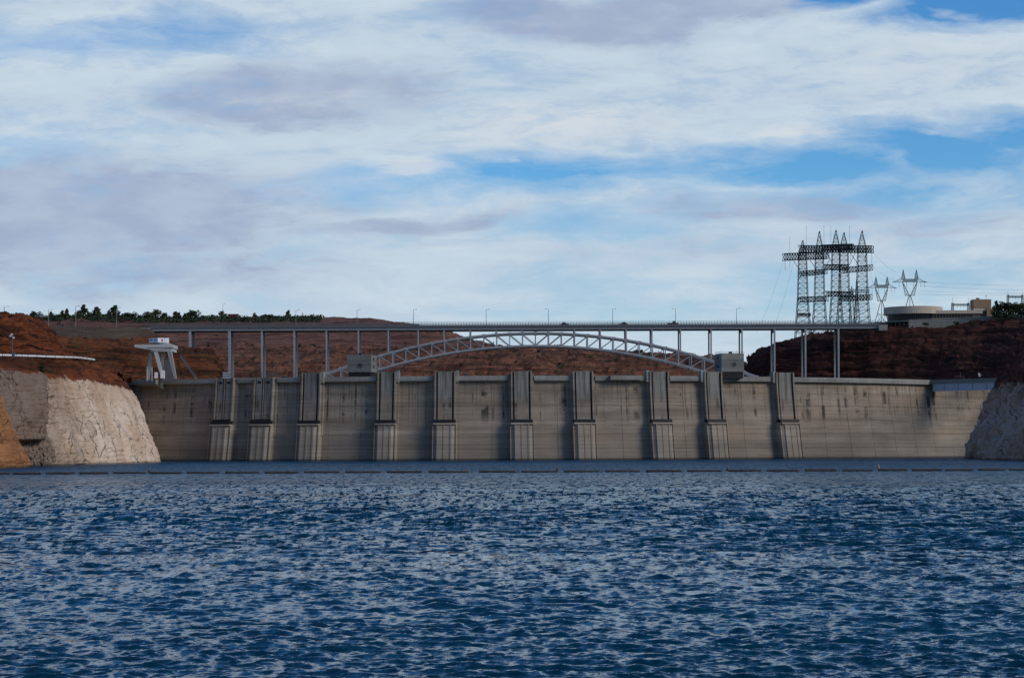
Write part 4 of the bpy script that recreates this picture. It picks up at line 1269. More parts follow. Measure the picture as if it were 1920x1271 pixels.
YP = 1520.0
def portal(name_label, legs, Y, yb_px, arm, mids, spikes):
    """legs: (px, peak_y, arm_y, base half width px); arm: (pxa, pya, pxb, pyb, thick px, Yoff a, Yoff b)"""
    p0 = W(legs[0][0], yb_px, Y)
    e = empty('transmission_portal', p0, name_label, 'power pylon', 'big lattice pylons behind the bridge')
    S = Y / F
    for px, pk, ay, hw, dY in legs:
        a = W(px, yb_px, Y + dY); t = W(px, ay, Y + dY); q = W(px, pk, Y + dY)
        m = MB()
        zk = W(px, 560, Y + dY).z
        w0 = 2 * hw * S; wm = w0 * 0.64; w1 = w0 * 0.47
        lattice_leg(m, (a.x, a.y), w0, wm, a.z, zk, 6, 0.28)
        lattice_leg(m, (a.x, a.y), wm, w1, zk, t.z, 10, 0.24)
        m.build('leg', M['lattice'], e)
        m = MB(); lattice_leg(m, (a.x, a.y), w1, 0.5, t.z, q.z, 4, 0.20); m.bar(q - Vector((0, 0, .6)), q + Vector((0, 0, .5)), 0.7); m.build('peak', M['lattice'], e)
    for (pxa, pya, pxb, pyb, th, ya, yb, n) in arm:
        m = MB(); lattice_beam(m, W(pxa, pya, Y + ya), W(pxb, pyb, Y + yb), th * S, 4.5, n, 0.40); m.build('crossarm', M['lattice'], e)
    for (pxa, pya, pxb, pyb, th, ya, yb, n) in mids:
        m = MB(); lattice_beam(m, W(pxa, pya, Y + ya), W(pxb, pyb, Y + yb), th * S, 3.5, n, 0.36); m.build('brace_beam', M['lattice'], e)
    for px, py, d, kk in spikes:
        m = MB(); a = W(px, py, Y); m.bar(a, a + Vector((0, 0, d)), 0.18 if kk else 0.26, n=3); m.build('lightning_rod' if kk else 'insulator', M['lattice'], e)
    # knee braces under the arms
    for (pxa, pya, pxb, pyb) in KNEES.get(name_label, ()):
        m = MB()
        for dy in (-2, 2):
            m.bar(W(pxa, pya, Y + dy), W(pxb, pyb, Y + dy), 0.4, n=3)
        m.build('knee_brace', M['lattice'], e)
L1 = 'dark lattice portal pylon with lowest crossarm, leftmost of the big group'
L2 = 'dark lattice portal pylon with high crossarm and three peaks, right of group'
KNEES = {L1: ((1488, 489, 1500, 508), (1519, 488, 1531, 506), (1556, 486, 1545, 505)),
         L2: ((1551, 474, 1563, 500), (1594, 474, 1612, 500), (1604, 474, 1592, 498), (1626, 474, 1620, 488))}
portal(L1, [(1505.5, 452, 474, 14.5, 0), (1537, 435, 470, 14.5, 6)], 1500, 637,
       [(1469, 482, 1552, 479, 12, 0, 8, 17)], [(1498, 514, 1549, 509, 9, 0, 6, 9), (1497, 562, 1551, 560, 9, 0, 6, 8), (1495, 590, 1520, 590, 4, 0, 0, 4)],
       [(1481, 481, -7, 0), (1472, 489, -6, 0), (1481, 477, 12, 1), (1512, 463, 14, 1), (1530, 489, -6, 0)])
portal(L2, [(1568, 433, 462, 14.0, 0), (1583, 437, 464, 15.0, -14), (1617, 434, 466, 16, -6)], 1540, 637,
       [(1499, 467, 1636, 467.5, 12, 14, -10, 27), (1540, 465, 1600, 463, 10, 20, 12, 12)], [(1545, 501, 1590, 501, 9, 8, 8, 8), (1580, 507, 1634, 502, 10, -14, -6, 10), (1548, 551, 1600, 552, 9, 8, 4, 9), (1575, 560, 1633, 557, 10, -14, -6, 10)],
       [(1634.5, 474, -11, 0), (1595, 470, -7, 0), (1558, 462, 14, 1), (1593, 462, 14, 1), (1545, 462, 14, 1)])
# a smaller three-legged tower seen between them
e = empty('lattice_pylon', W(1604, 620, 1750), 'small lattice pylon half hidden behind the right big portal', 'power pylon')
for px, pk in ((1597.5, 537), (1606.5, 524)):
    a = W(px, 625, 1750); q = W(px, pk, 1750); m = MB(); lattice_leg(m, (a.x, a.y), 5.5, 0.4, a.z, q.z, 11, 0.17); m.build('mast', M['lattice'], e)
m = MB(); lattice_beam(m, W(1590, 545, 1750), W(1630, 546, 1750), 2.2, 1.5, 8, 0.2); m.build('crossarm', M['lattice'], e)

def delta_pylon(px, ytop, yarm, ywaist, ybase, hw_arm, hw_cage, hw_base, Y, label):
    e = empty('lattice_pylon', W(px, ybase, Y), label, 'power pylon')
    S = Y / F; b = 0.34
    P = lambda dx, py, dy=0: W(px + dx, py, Y + dy)
    d = 2.0
    m = MB()                                   # lower body
    for sx in (-1, 1):
        for sy in (-1, 1):
            m.bar(P(sx * hw_base, ybase, sy * d * 2), P(sx * 1.2, ywaist, sy * d * .5), b * 1.4, n=3)
            m.bar(P(sx * hw_base, ybase, sy * d * 2), P(-sx * hw_base * .5, (ybase + ywaist) / 2, sy * d), b * .8, n=3)
        m.bar(P(sx * hw_base * .55, ybase - (ybase - ywaist) * .45), P(0, ybase), b * .8, n=3)
    m.bar(P(0, ywaist), P(0, ybase), b * 1.3, n=3)
    m.bar(P(-hw_base * .55, ybase - (ybase - ywaist) * .45), P(hw_base * .55, ybase - (ybase - ywaist) * .45), b, n=3)
    m.build('body', M['lattice'], e)
    m = MB()                                   # the V window
    for sx in (-1, 1):
        for sy in (-1, 1):
            m.bar(P(sx * 1, ywaist, sy * .5), P(sx * hw_cage, yarm + 2, sy * d * .6), b * 1.3, n=3)
            m.bar(P(sx * hw_cage * .62, ywaist, sy * .5), P(sx * hw_cage, yarm + 2, sy * d * .6), b, n=3)
        for k in range(5):
            f = k / 5.0; g = (k + 1) / 5.0
            m.bar(P(sx * (1 + (hw_cage - 1) * f), ywaist + (yarm + 2 - ywaist) * f), P(sx * (hw_cage * .62 + hw_cage * .38 * g), ywaist + (yarm + 2 - ywaist) * g), b * .8, n=3)
            m.bar(P(sx * (hw_cage * .62 + hw_cage * .38 * f), ywaist + (yarm + 2 - ywaist) * f), P(sx * (1 + (hw_cage - 1) * g), ywaist + (yarm + 2 - ywaist) * g), b * .8, n=3)
    m.bar(P(-hw_cage * .66, ywaist), P(hw_cage * .66, ywaist), b * 1.2, n=3)
    m.build('cage', M['lattice'], e)
    m = MB(); lattice_beam(m, P(-hw_cage, yarm), P(hw_cage, yarm), 4 * S * 1.2, 2.0, 8, 0.2)
    for sx in (-1, 1):
        for yy in (yarm - 2.2, yarm + 2):
            m.bar(P(sx * hw_cage, yy), P(sx * hw_arm, yarm + 3.5), b, n=3)
        m.bar(P(sx * hw_cage * 1.0, yarm - 7), P(sx * hw_arm * .8, yarm + 2), b * .7, n=3)
    m.build('crossarm', M['lattice'], e)
    for sx in (-1, 1):
        c0 = P(sx * hw_cage * 0.88, yarm - 2); q = P(sx * hw_cage * 0.88, ytop)
        m = MB(); lattice_leg(m, (c0.x, c0.y), 2.2, 0.25, c0.z, q.z, 5, 0.16); m.build('peak', M['lattice'], e)
    for f in (-.62, .62, .82, -.2, .2):
        m = MB(); a = P(hw_arm * f, yarm + 3); m.bar(a, a - Vector((0, 0, 3.6)), 0.22, n=3); m.build('insulator', M['lattice'], e)
    return e
delta_pylon(1653, 519, 537, 564, 610, 29, 12, 14, 1560, 'slender lattice pylon left of the round visitor centre roof')
delta_pylon(1706, 506, 526, 554, 600, 33, 14, 15, 1540, 'slender lattice pylon rising behind the round visitor centre roof')

# substation gantries
def gantry(x0, x1, yt, yb, Y, label, rods):
    e = empty('substation_gantry', W((x0 + x1) / 2, yb, Y), label, 'gantry', 'substation gantries on the right rim')
    S = Y / F
    for px in (x0, x1):
        a = W(px, yb, Y); q = W(px, yt, Y); m = MB(); lattice_leg(m, (a.x, a.y), 1.6, 1.2, a.z, q.z, 6, 0.16); m.bar(q, q + Vector((0, 0, rods)), 0.18, n=3); m.build('post', M['lattice'], e)
    m = MB(); lattice_beam(m, W(x0, yt + 3.5, Y), W(x1, yt + 3.5, Y), 1.2, 1.2, 10, 0.16); m.build('beam', M['lattice'], e)
    for f in (.3, .5, .7):
        m = MB(); a = W(x0 + (x1 - x0) * f, yt + 5, Y); m.bar(a, a - Vector((0, 0, 1.8)), 0.2, n=3); m.build('insulator', M['lattice'], e)
gantry(1786, 1816, 568, 590, 1600, 'low steel gantry left of the tan tower on the rim', 4)
gantry(1822, 1838, 567, 590, 1620, 'narrow steel gantry directly against the tan tower', 3)
gantry(1890, 1917, 553, 590, 1600, 'steel gantry above dark trees at the right edge', 3)

# power lines
def wire(a, b, sag, r=0.10, lab='thin power line strung between the lattice pylons'):
    m = MB(); n = 14; pts = []
    for k in range(n + 1):
        t = k / n; p = a + (b - a) * t; p = Vector((p.x, p.y, p.z - sag * 4 * t * (1 - t))); pts.append(p)
    for k in range(n):
        m.bar(pts[k], pts[k + 1], r, n=3)
    o = m.build('power_line', M['wire'])
    c = pts[n // 2]
    return tag(o, lab, 'power line', 'power lines')
wire(W(1469, 489, 1500), W(1418, 625, 1300), 3, 0.10, 'power line dropping steeply from the left tip of the lowest crossarm')
wire(W(1488, 492, 1500), W(1446, 625, 1320), 3, 0.10, 'power line dropping from the inner left crossarm, right of its twin')
wire(W(1636, 472, 1530), W(1680, 511, 1545), 1.5, 0.10, 'power line from the right tip of high crossarm to taller slim pylon')
wire(W(1634, 497, 1530), W(1688, 529, 1545), 2, 0.10, 'power line from the mid beam to the taller slim pylon')
wire(W(1632, 510, 1530), W(1640, 540, 1560), 1, 0.10, 'short power line from the big portal to the nearer slim pylon')
for k, (y0, y1, Yb) in enumerate(((528, 532, 1800), (536, 541, 1900), (545, 545, 1950), (552, 543, 2000))):
    wire(W(1725, y0, 1545), W(2050, y1, Yb), 2.0, 0.11, f'faint horizontal power line right of the slim pylons, {ORD[k]} from the top')

# ------------------------------------------------------------------ visitor centre
def visitor_centre():
    Y = 1440.0; S = Y / F
    c = W(1712, 600, Y + 14)
    e = empty('visitor_centre', (c.x, c.y, W(1712, 612, Y).z), 'low cream building with round drum roof on the right canyon rim', 'building')
    rad = 55 * S
    z = lambda py: W(1712, py, Y).z
    def arc(r, n=64): return [(c.x + r * math.cos(2 * math.pi * k / n), c.y + r * math.sin(2 * math.pi * k / n)) for k in range(n)]
    m = MB(); m.loft([[(x, y, zz) for x, y in arc(r)] for r, zz in ((rad - 1.5, z(588)), (rad, z(588)), (rad, z(574.5)), (rad - .5, z(574.2)))]); m.build('roof', M['cream'], e)
    rg = rad - 2.0
    n = 40
    for k in range(n):                      # glazing panes under the drum
        a0 = math.pi + (k + .06) * math.pi / n; a1 = math.pi + (k + .94) * math.pi / n
        m = MB()
        m.loft([[(c.x + r * math.cos(a), c.y + r * math.sin(a), zz) for a, r in ((a0, rg), (a1, rg), (a1, rg - .15), (a0, rg - .15))] for zz in (z(600.5), z(588.05))])
        m.build('window_pane', M['glass'], e)
    m = MB(); m.loft([[(x, y, zz) for x, y in arc(rg - .25)] for zz in (z(600.5), z(588.05))]); m.build('drum_wall', M['steel_dark'], e)
    m = MB(); m.loft([[(x, y, zz) for x, y in arc(rad - .6)] for zz in (z(603.2), z(600.6))]); m.build('floor_slab', M['conc_grey'], e)
    for px in (1664, 1671, 1679, 1687, 1695, 1702):
        m = MB(); p = W(px, 610, c.y - math.sqrt(max(4, (rad - 3) ** 2 - (W(px, 610, Y).x - c.x) ** 2)))
        m.box(p.x - .4, p.x + .4, p.y - .4, p.y + .4, z(616), z(603.25)); m.build('column', M['conc_grey'], e)
    m = MB(); m.loft([[(x, y, zz) for x, y in arc(rad - 8)] for zz in (z(618), z(603.25))]); m.build('undercroft', M['dark_open'], e)
    # wing to the right
    yw = c.y - rad + 5
    x0, x1 = W(1719, 590, yw).x, W(1842, 590, yw).x
    zt, zm, zb = W(1780, 582.0, yw).z, W(1780, 588, yw).z, W(1780, 602, yw).z
    m = MB(); m.box(x0, x1, yw - .8, yw + 20, zm, zt); m.build('wing_roof', M['cream'], e)
    wl = MB(); wl.box(x0 + .2, W(1838, 590, yw).x, yw, yw + 19, zb - 3, zm - .003); wing = wl.build('wing_wall', M['brown'], e)
    n = 16
    xa, xb = W(1734, 590, yw).x, W(1824, 590, yw).x
    for k in range(n):
        m = MB(); a = xa + (xb - xa) * (k + .12) / n; b = xa + (xb - xa) * (k + .88) / n
        m.box(a, b, yw - .06, yw + .2, zb + 2.2, zm - .25); m.build('window_pane', M['glass'], wing)
    # tan tower block
    a, b = W(1826, 570, yw + 4).x, W(1858, 570, yw + 4).x
    m = MB(); m.box(a, b, yw + 4, yw + 14, zt + .003, W(1840, 576, yw).z); m.build('tower_base', M['cream'], e)
    m = MB(); m.box(a - .3, b + .1, yw + 3.6, yw + 14.5, W(1840, 576, yw).z + .003, W(1840, 560.5, yw).z); t = m.build('tower', M['tan'], e)
    m = MB(); p = W(1833, 560, yw + 8); m.box(p.x - .9, p.x + .9, p.y - 1, p.y + 1, W(1840, 560.4, yw).z, W(1840, 557, yw).z); m.build('chimney', M['tan'], t)
    m = MB(); p = W(1849, 560, yw + 8); m.bar((p.x, p.y, W(1840, 560.4, yw).z), (p.x, p.y, W(1840, 551, yw).z), .15); m.box(p.x - .45, p.x + .35, p.y - .2, p.y + .2, W(1840, 554.5, yw).z, W(1840, 552.6, yw).z); m.build('antenna', M['white'], t)
    m = MB(); m.box(W(1842.5, 580, yw).x, W(1852, 580, yw).x, yw + 5, yw + 14, zb - 3, zt - .003); m.build('annex', M['steel_dark'], e)
    m = MB(); m.box(W(1852.3, 580, yw).x, W(1867, 580, yw).x, yw + 3, yw + 14, zb - 3, W(1840, 577, yw).z); m.build('annex', M['tan'], e)
    # retaining wall along the rim
    rw = empty('retaining_wall', W(1800, 600, yw - 4), 'grey concrete retaining wall along the rim below the visitor centre', 'wall')
    pts = [(1704, 600.3, 613, yw - 6), (1740, 599, 608, yw - 6), (1800, 596.3, 605, yw - 8), (1850, 594.2, 602, yw - 12), (1920, 592.2, 600, yw - 18), (2050, 588, 598, yw - 30)]
    for i in range(len(pts) - 1):
        m = MB(); rings = []
        for px, ya, yb_, y in (pts[i], pts[i + 1]):
            g = -0.06 if (px, ya, yb_, y) == pts[i + 1] else 0.0
            t_ = W(px, ya, y); q = W(px, yb_ + 8, y)
            rings.append([(t_.x + g, y - .2, q.z), (t_.x + g, y + .6, q.z), (t_.x + g, y + .6, t_.z), (t_.x + g, y - .2, t_.z)])
        m.loft(rings); m.build('wall_panel', M['conc_grey'], rw)
        m = MB(); m.loft([[(a_[0], a_[1] + d, a_[2] + dz) for a_, d, dz in ((r_[3], -.25, .003), (r_[2], .25, .003), (r_[2], .25, .35), (r_[3], -.25, .35))] for r_ in rings]); m.build('coping', M['conc_pale'], rw)
visitor_centre()

# ------------------------------------------------------------------ trees and shrubs
def crown_mesh(name, seed, kind):
    r = random.Random(seed); m = MB()
    cl = []
    if kind == 'round':
        for k in range(11): cl.append((Vector((r.uniform(-.36, .36), r.uniform(-.36, .36), r.uniform(.36, .82))), r.uniform(.14, .24)))
    elif kind == 'cone':
        for k in range(13):
            t = k / 12.0; w = .34 * (1 - t) + .03
            cl.append((Vector((r.uniform(-w, w), r.uniform(-w, w), .16 + .78 * t)), .20 * (1 - t * .72)))
    elif kind == 'oval':
        for k in range(11):
            t = k / 10.0; w = .22 * math.sin(math.pi * (t * .85 + .1))
            cl.append((Vector((r.uniform(-w, w), r.uniform(-w, w), .18 + .72 * t)), .10 + .10 * math.sin(math.pi * (t * .8 + .15))))
    else:
        for k in range(9): cl.append((Vector((r.uniform(-.42, .42), r.uniform(-.42, .42), r.uniform(.15, .6))), r.uniform(.14, .25)))
    for c, s in cl:
        for k in range(46):
            d = Vector((r.gauss(0, 1), r.gauss(0, 1), r.gauss(0, 1))).normalized() * (s * r.uniform(.55, 1.12))
            p = c + d; u = Vector((r.gauss(0, 1), r.gauss(0, 1), r.gauss(0, 1))).normalized(); v = u.orthogonal().normalized(); w = u.cross(v)
            q = r.uniform(.04, .085)
            m.poly([p + v * q, p + w * q * .8, p - v * q, p - w * q * .8])
    me = m.mesh(name)
    return me
trunkm = MB()
trunkm.loft([[(w * math.cos(a * math.pi / 3), w * math.sin(a * math.pi / 3), z) for a in range(6)] for w, z in ((.035, -.08), (.026, .2), (.018, .5), (.006, .8))])
for a in range(5):
    an = a * 1.3; trunkm.bar((0, 0, .28 + .07 * a), (.22 * math.cos(an), .22 * math.sin(an), .45 + .09 * a), .016, n=3)
trunk_me = trunkm.mesh('trunk'); trunk_me.materials.append(M['bark'])
CROWN = {}
for kd in ('round', 'cone', 'oval', 'bush'):
    CROWN[kd] = []
    for s in range(3):
        me = crown_mesh('crown', 100 + s + 10 * len(CROWN), kd); me.materials.append(M['leaf'] if s != 2 else M['leaf2']); CROWN[kd].append(me)
rt = random.Random(17)
def tree(px, yt, yb, wpx, kd, Y, label, group, cat='tree', variant=None, name=None):
    p = W(px, yb, Y); h = W(px, yt, Y).z - p.z; w = wpx * Y / F
    nm = name or {'round': 'broadleaf_tree', 'cone': 'conifer_tree', 'oval': 'poplar_tree', 'bush': 'shrub'}[kd]
    e = empty(nm, p, label, cat, group, rt.uniform(0, 6.28))
    base_w = {'round': .92, 'cone': .72, 'oval': .52, 'bush': 1.0}[kd]
    e.scale = (w / base_w, w / base_w, h / (0.92 if kd != 'bush' else .75))
    v = rt.randrange(3) if variant is None else variant
    for nm_, me in (('trunk', trunk_me), ('crown', CROWN[kd][v])):
        o = link(bpy.data.objects.new(nm_, me)); o.parent = e
    return e
KN = {'round': 'dark rounded tree', 'cone': 'dark conical tree', 'oval': 'narrow upright dark tree', 'bush': 'low dark shrub'}
ridge = [(13, 588, 'cone', 9), (33, 587, 'round', 18), (47, 592, 'bush', 14), (66, 584, 'round', 18), (80, 589, 'round', 16), (95, 585, 'oval', 7), (104, 589, 'round', 16), (117, 583, 'oval', 7), (125, 580, 'cone', 13),
         (137, 590, 'round', 18), (148, 584, 'round', 16), (157, 573, 'cone', 20), (168, 586, 'round', 18), (181, 577, 'cone', 24), (195, 588, 'round', 18), (206, 582, 'round', 12), (216, 575, 'oval', 13),
         (231, 587, 'round', 18), (247, 586, 'round', 22), (262, 590, 'round', 14), (276, 585, 'round', 18), (292, 581, 'round', 22), (306, 586, 'round', 14), (320, 591, 'bush', 16), (335, 584, 'round', 16),
         (347, 586, 'round', 14), (365, 582, 'round', 20), (386, 591, 'round', 18), (399, 590, 'round', 14), (417, 584, 'round', 17), (451, 592, 'bush', 14), (478, 587, 'round', 11), (497, 589, 'round', 24), (513, 592, 'round', 16),
         (530, 592, 'round', 24), (541, 583, 'oval', 7), (555, 596, 'bush', 9), (587, 597, 'bush', 8)]
for i, (px, yt, kd, w) in enumerate(ridge):
    tree(px, yt + 0.8, 603.5, w * 1.3, kd, 2010 + rt.uniform(-20, 20), f'{KN[kd]} on the far left ridge, {ORD[i]} from the left', 'trees along the far left ridge', 'tree' if kd != 'bush' else 'shrub')
benchT = [(391, 645, 660, 'cone', 7), (404, 650, 660, 'oval', 6), (440, 645, 662, 'round', 10), (473, 646, 661, 'oval', 6), (497, 648, 660, 'oval', 5), (518, 653, 660, 'bush', 14), (530, 650, 660, 'round', 12), (564, 645, 659, 'round', 10), (585, 645, 658, 'round', 16),
          (640, 654, 660, 'bush', 12), (925, 643, 662, 'cone', 9), (965, 650, 664, 'round', 22), (983, 652, 664, 'round', 14), (1034, 654, 664, 'round', 12), (1082, 655, 666, 'round', 22), (1092, 657, 667, 'bush', 14), (1128, 660, 668, 'bush', 20),
          (1198, 656, 672, 'round', 16), (1218, 661, 673, 'round', 14), (1287, 667, 678, 'round', 14), (1296, 669, 679, 'bush', 12)]
for i, (px, yt, yb, kd, w) in enumerate(benchT):
    tree(px, yt, yb, w, kd, 1640, f'{KN[kd]} on the rocky bench seen under the bridge, {ORD[i]} from left', 'trees on the bench beyond the bridge', 'tree' if kd != 'bush' else 'shrub')
tree(410, 627, 640, 24, 'bush', 1790, 'spreading dark shrub on the red slope behind the second bridge column', None, 'shrub')
rightT = [(1868, 566, 592, 'cone', 16), (1880, 568, 594, 'round', 26), (1895, 570, 594, 'round', 30), (1910, 569, 593, 'round', 28), (1930, 570, 592, 'round', 30), (1872, 578, 597, 'bush', 26), (1888, 576, 598, 'bush', 30), (1905, 577, 597, 'bush', 30), (1924, 576, 597, 'bush', 30)]
for i, (px, yt, yb, kd, w) in enumerate(rightT):
    tree(px, yt, yb, w, kd, 1425, f'{KN[kd]} right of the tan tower on the rim, {ORD[i]} from left', 'trees beside the visitor centre', 'tree' if kd != 'bush' else 'shrub', 0)
for i, (px, yt, yb, w) in enumerate(((1898, 590, 602, 22), (1793, 601, 610, 10), (1821, 600, 610, 12), (1875, 594, 602, 12), (1735, 604, 611, 12))):
    tree(px, yt, yb, w, 'bush', 1415, f'green shrub growing against the retaining wall, {ORD[i]} in size order from the largest', 'shrubs below the retaining wall', 'shrub', 1)
tree(84, 683, 699, 20, 'bush', 842, 'green bush rooted at the head of the dark cleft in left cliff', None, 'shrub', 2)

def scatter(name, P, count, mask, size, seed, mat):
    """ground cover nobody could count: one object of small leafy clumps set on the terrain grid P"""
    r = random.Random(seed); m = MB()
    nv, nu = P.shape[:2]; k = 0; tries = 0
    while k < count and tries < count * 30:
        tries += 1
        i, j = r.randrange(nv), r.randrange(nu); p = Vector(P[i, j])
        px, py = pix(p)
        if not mask(px, py, p): continue
        s = r.uniform(*size); k += 1
        for q in range(14):
            c = p + Vector((r.gauss(0, .45) * s, r.gauss(0, .3) * s, abs(r.gauss(0.25, .3)) * s))
            u = Vector((r.gauss(0, 1), r.gauss(0, 1), r.gauss(0, 1))).normalized(); v = u.orthogonal().normalized(); w = u.cross(v); e = s * r.uniform(.22, .42)
            m.poly([c + v * e, c + w * e * .7, c - v * e, c - w * e * .7])
    o = m.build(name, mat, recalc=False); tag(o, kind='stuff'); return o
scatter('ridge_undergrowth', mesaP, 2600, lambda x, y, p: 60 < x < 600 and y < 606 and p.y > 1930, (1.6, 3.8), 1, M['leaf'])
scatter('mesa_scrub', mesaP, 260, lambda x, y, p: 280 < x < 900 and 606 < y < 655 and (x * 7 % 97 > 40), (0.7, 1.5), 2, M['scrub'])
scatter('bench_scrub', benchP, 1100, lambda x, y, p: 300 < x < 1400 and y < 690, (0.7, 1.7), 3, M['scrub'])
scatter('rim_scrub', rimP, 420, lambda x, y, p: 1500 < x < 1920 and y < 690, (0.6, 1.5), 4, M['scrub'])
scatter('terrace_scrub', cliffP, 160, lambda x, y, p: 0 < x < 200 and y < 690 and y > 664, (0.4, 0.9), 5, M['scrub'])

# talus blocks under the drab wall at the left
def talus():
    r = random.Random(9); m = MB()
    for k in range(420):
        px = r.uniform(20, 100); py = r.uniform(824, 872) if px > 45 else r.uniform(824, 848)
        if px > 70 and py < 838: continue
        Y = 795 + (px - 20) * .55 - (py - 824) * .55
        c = W(px, py, Y); s = r.uniform(.3, 1.15)
        b = len(m.v)
        pts = [Vector((x * r.uniform(.6, 1.1), y * r.uniform(.6, 1.1), z * r.uniform(.5, .9))) * s for x in (-1, 1) for y in (-1, 1) for z in (-1, 1)]
        rot = Matrix.Rotation(r.uniform(0, 3), 3, 'Z') @ Matrix.Rotation(r.uniform(-.4, .4), 3, 'X')
        m.v += [tuple(c + rot @ q) for q in pts]
        m.f += [tuple(b + i for i in f) for f in ((0, 1, 3, 2), (4, 6, 7, 5), (0, 4, 5, 1), (2, 3, 7, 6), (0, 2, 6, 4), (1, 5, 7, 3))]
    o = m.build('fallen_rocks', M['cliff']); tag(o, kind='stuff')
talus()

# ------------------------------------------------------------------ houses on the ridge
def house(px0, px1, yr, ye, yb, Y, wall, roof, label):
    a, b = W(px0, yb, Y), W(px1, yb, Y); z0, z1, z2 = a.z, W(px0, ye, Y).z, W(px0, yr, Y).z
    e = empty('house', ((a.x + b.x) / 2, Y + 5, z0), label, 'house')
    m = MB(); m.box(a.x + .6, b.x - .6, Y, Y + 10, z0 - 2, z1); m.build('wall', wall, e)
    m = MB(); m.loft([[(x, y, z) for y, z in ((Y - .8, z1 + .003), (Y + 10.8, z1 + .003), (Y + 5.2, z2), (Y + 4.8, z2))] for x in (a.x, b.x)]); m.build('roof', roof, e)
    n = 4
    for k in range(n):
        x = a.x + (b.x - a.x) * (k + .5) / n; m = MB(); m.box(x - .6, x + .6, Y - .05, Y + .1, z0 + .9, z0 + 2.1); m.build('window', M['glass'], e)
house(264, 282, 591, 593.5, 599, 1995, M['stucco'], M['roofpale'], 'pale roofed house among ridge trees above the bridge abutment')
house(427, 446, 588, 590.5, 600, 1995, M['roofred'], M['roofred'], 'dark red house on the ridge above the second bridge column')
house(63, 81, 590, 594, 600, 1995, M['stucco'], M['roofpale'], 'pale roofed house among ridge trees above the red knoll')

# ------------------------------------------------------------------ vehicles and small things
def vehicle(kind, body_m, loc, label, cat='car', flip=1, group=None):
    global LOCAL
    e = empty('pickup_truck' if kind == 'truck' else 'parked_car' if kind == 'parked' else 'car', loc, label, cat, group)
    e.scale = (flip, 1, 1)
    LOCAL = True
    L, H = (5.6, 1.9) if kind == 'truck' else (4.6, 1.5)
    if kind == 'truck':
        prof = [(-L / 2, .4), (L / 2, .4), (L / 2, 1.0), (L * .30, 1.1), (L * .2, 1.12), (L * .02, 1.12), (-L * .02, 1.12), (-L / 2, 1.12)]
        cab = [(-.1, 1.122), (1.7, 1.122), (1.1, 1.88), (.05, 1.9)]
    else:
        prof = [(-L / 2, .35), (L / 2, .35), (L / 2, .78), (L * .24, .92), (-L * .42, .96), (-L / 2, .8)]
        cab = [(-1.75, .962), (1.0, .93), (.35, 1.48), (-1.1, 1.5)]
    m = MB(); m.loft([[(x, y, z) for x, z in prof] for y in (-.9, .9)]); m.build('body', body_m, e)
    m = MB(); m.loft([[(x, y, z) for x, z in cab] for y in (-.72, .72)]); m.build('cabin', M['glass'], e)
    m = MB(); xs = [c[0] for c in cab[2:]]; m.box(min(xs), max(xs), -.7, .7, cab[2][1] + .021, cab[2][1] + .07); m.build('roof', body_m, e)
    for x in (-L * .3, L * .31):
        for y in (-.92, .72):
            m = MB(); m.loft([[(x + .34 * math.cos(2 * math.pi * k / 12), yy, .34 + .34 * math.sin(2 * math.pi * k / 12)) for k in range(12)] for yy in (y, y + .2)]); m.build('wheel', M['tyre'], e)
    LOCAL = False
    return e
for px, kd, mt, lab, fl in ((1060, 'car', M['paint_dark'], 'dark car crossing the bridge just right of the arch crown', 1), (1170, 'car', M['paint_red'], 'maroon car on the bridge between two lamps, right of crown', -1),
                            (1263, 'truck', M['paint_dark'], 'dark pickup truck on the bridge above the right half of the arch', 1)):
    v = vehicle(kd, mt, (BX(px), YB0 + 3.0, deck_top + .004), lab, 'car' if kd == 'car' else 'truck', fl)
    v.scale = (fl * 1.15, 1, 1.45)
v = vehicle('parked', M['paint_dark'], W(113, 612.2, 1380), 'dark car on the road embankment right of the red knoll'); v.location = W(113, 612.0, 1370)
v.location.z += 0.6
def on_crest(px, off=-3.0):
    th = dam_th(px, off, 41); p = dam_P(th, off, 40.204); return p, th
for i, (px, mt, lab) in enumerate(((535, M['paint_white'], 'white car parked on the dam crest left of the third intake tower'), (875, M['paint_blue'], 'pale blue car on the dam crest right of the fifth intake tower'), (1025, M['paint_white'], 'pale car on the dam crest right of the sixth intake tower'),
                                  (1180, M['paint_blue'], 'blue car behind the crest balcony'))):
    p, th = on_crest(px); v = vehicle('parked', mt, p, lab); v.rotation_euler = (0, 0, th); v.scale = (1, 1, 1.25)
# slatted louvre cabinet, switchgear, mast and dish on the crest
p, th = on_crest(425, -4); th0 = th
lc = empty('louvre_cabinet', p, 'blue grey louvred cabinet on the crest at the foot of second bridge column', 'cabinet')
m = MB(); m.box(p.x - 1.9, p.x + 1.9, p.y, p.y + 1.6, p.z, p.z + 4.6); m.build('case', M['steel_dark'], lc)
for k in range(4):
    m = MB(); m.box(p.x - 2.0, p.x + 2.0, p.y - .25, p.y - .003, p.z + .5 + k * 1.1, p.z + 1.05 + k * 1.1); m.build('slat', M['girder'], lc)
for px in (416.5, 433.5):
    pass
p, th = on_crest(505, -4)
sg = empty('switch_frame', p, 'open steel switchgear frame on the crest above the second intake tower', 'equipment')
for dx in (-4, -1.4, 1.3, 4):
    m = MB(); m.bar(p + Vector((dx, 0, 0)), p + Vector((dx, 0, 3.9)), .28); m.build('post', M['rail'], sg)
for z in (1.4, 2.6, 3.8):
    m = MB(); m.bar(p + Vector((-4.2, -.2, z)), p + Vector((4.2, -.2, z)), .22); m.build('rail', M['rail'], sg)
p, th = on_crest(1848, -3)
rd = empty('signal_dish', W(1836, 706, 1150), 'small white tilted dish on the spillway bridge at right', 'dish')
q = W(1836, 704, 1150)
m = MB(); m.bar(W(1839, 708, 1150), q, .25); m.build('stand', M['rail'], rd)
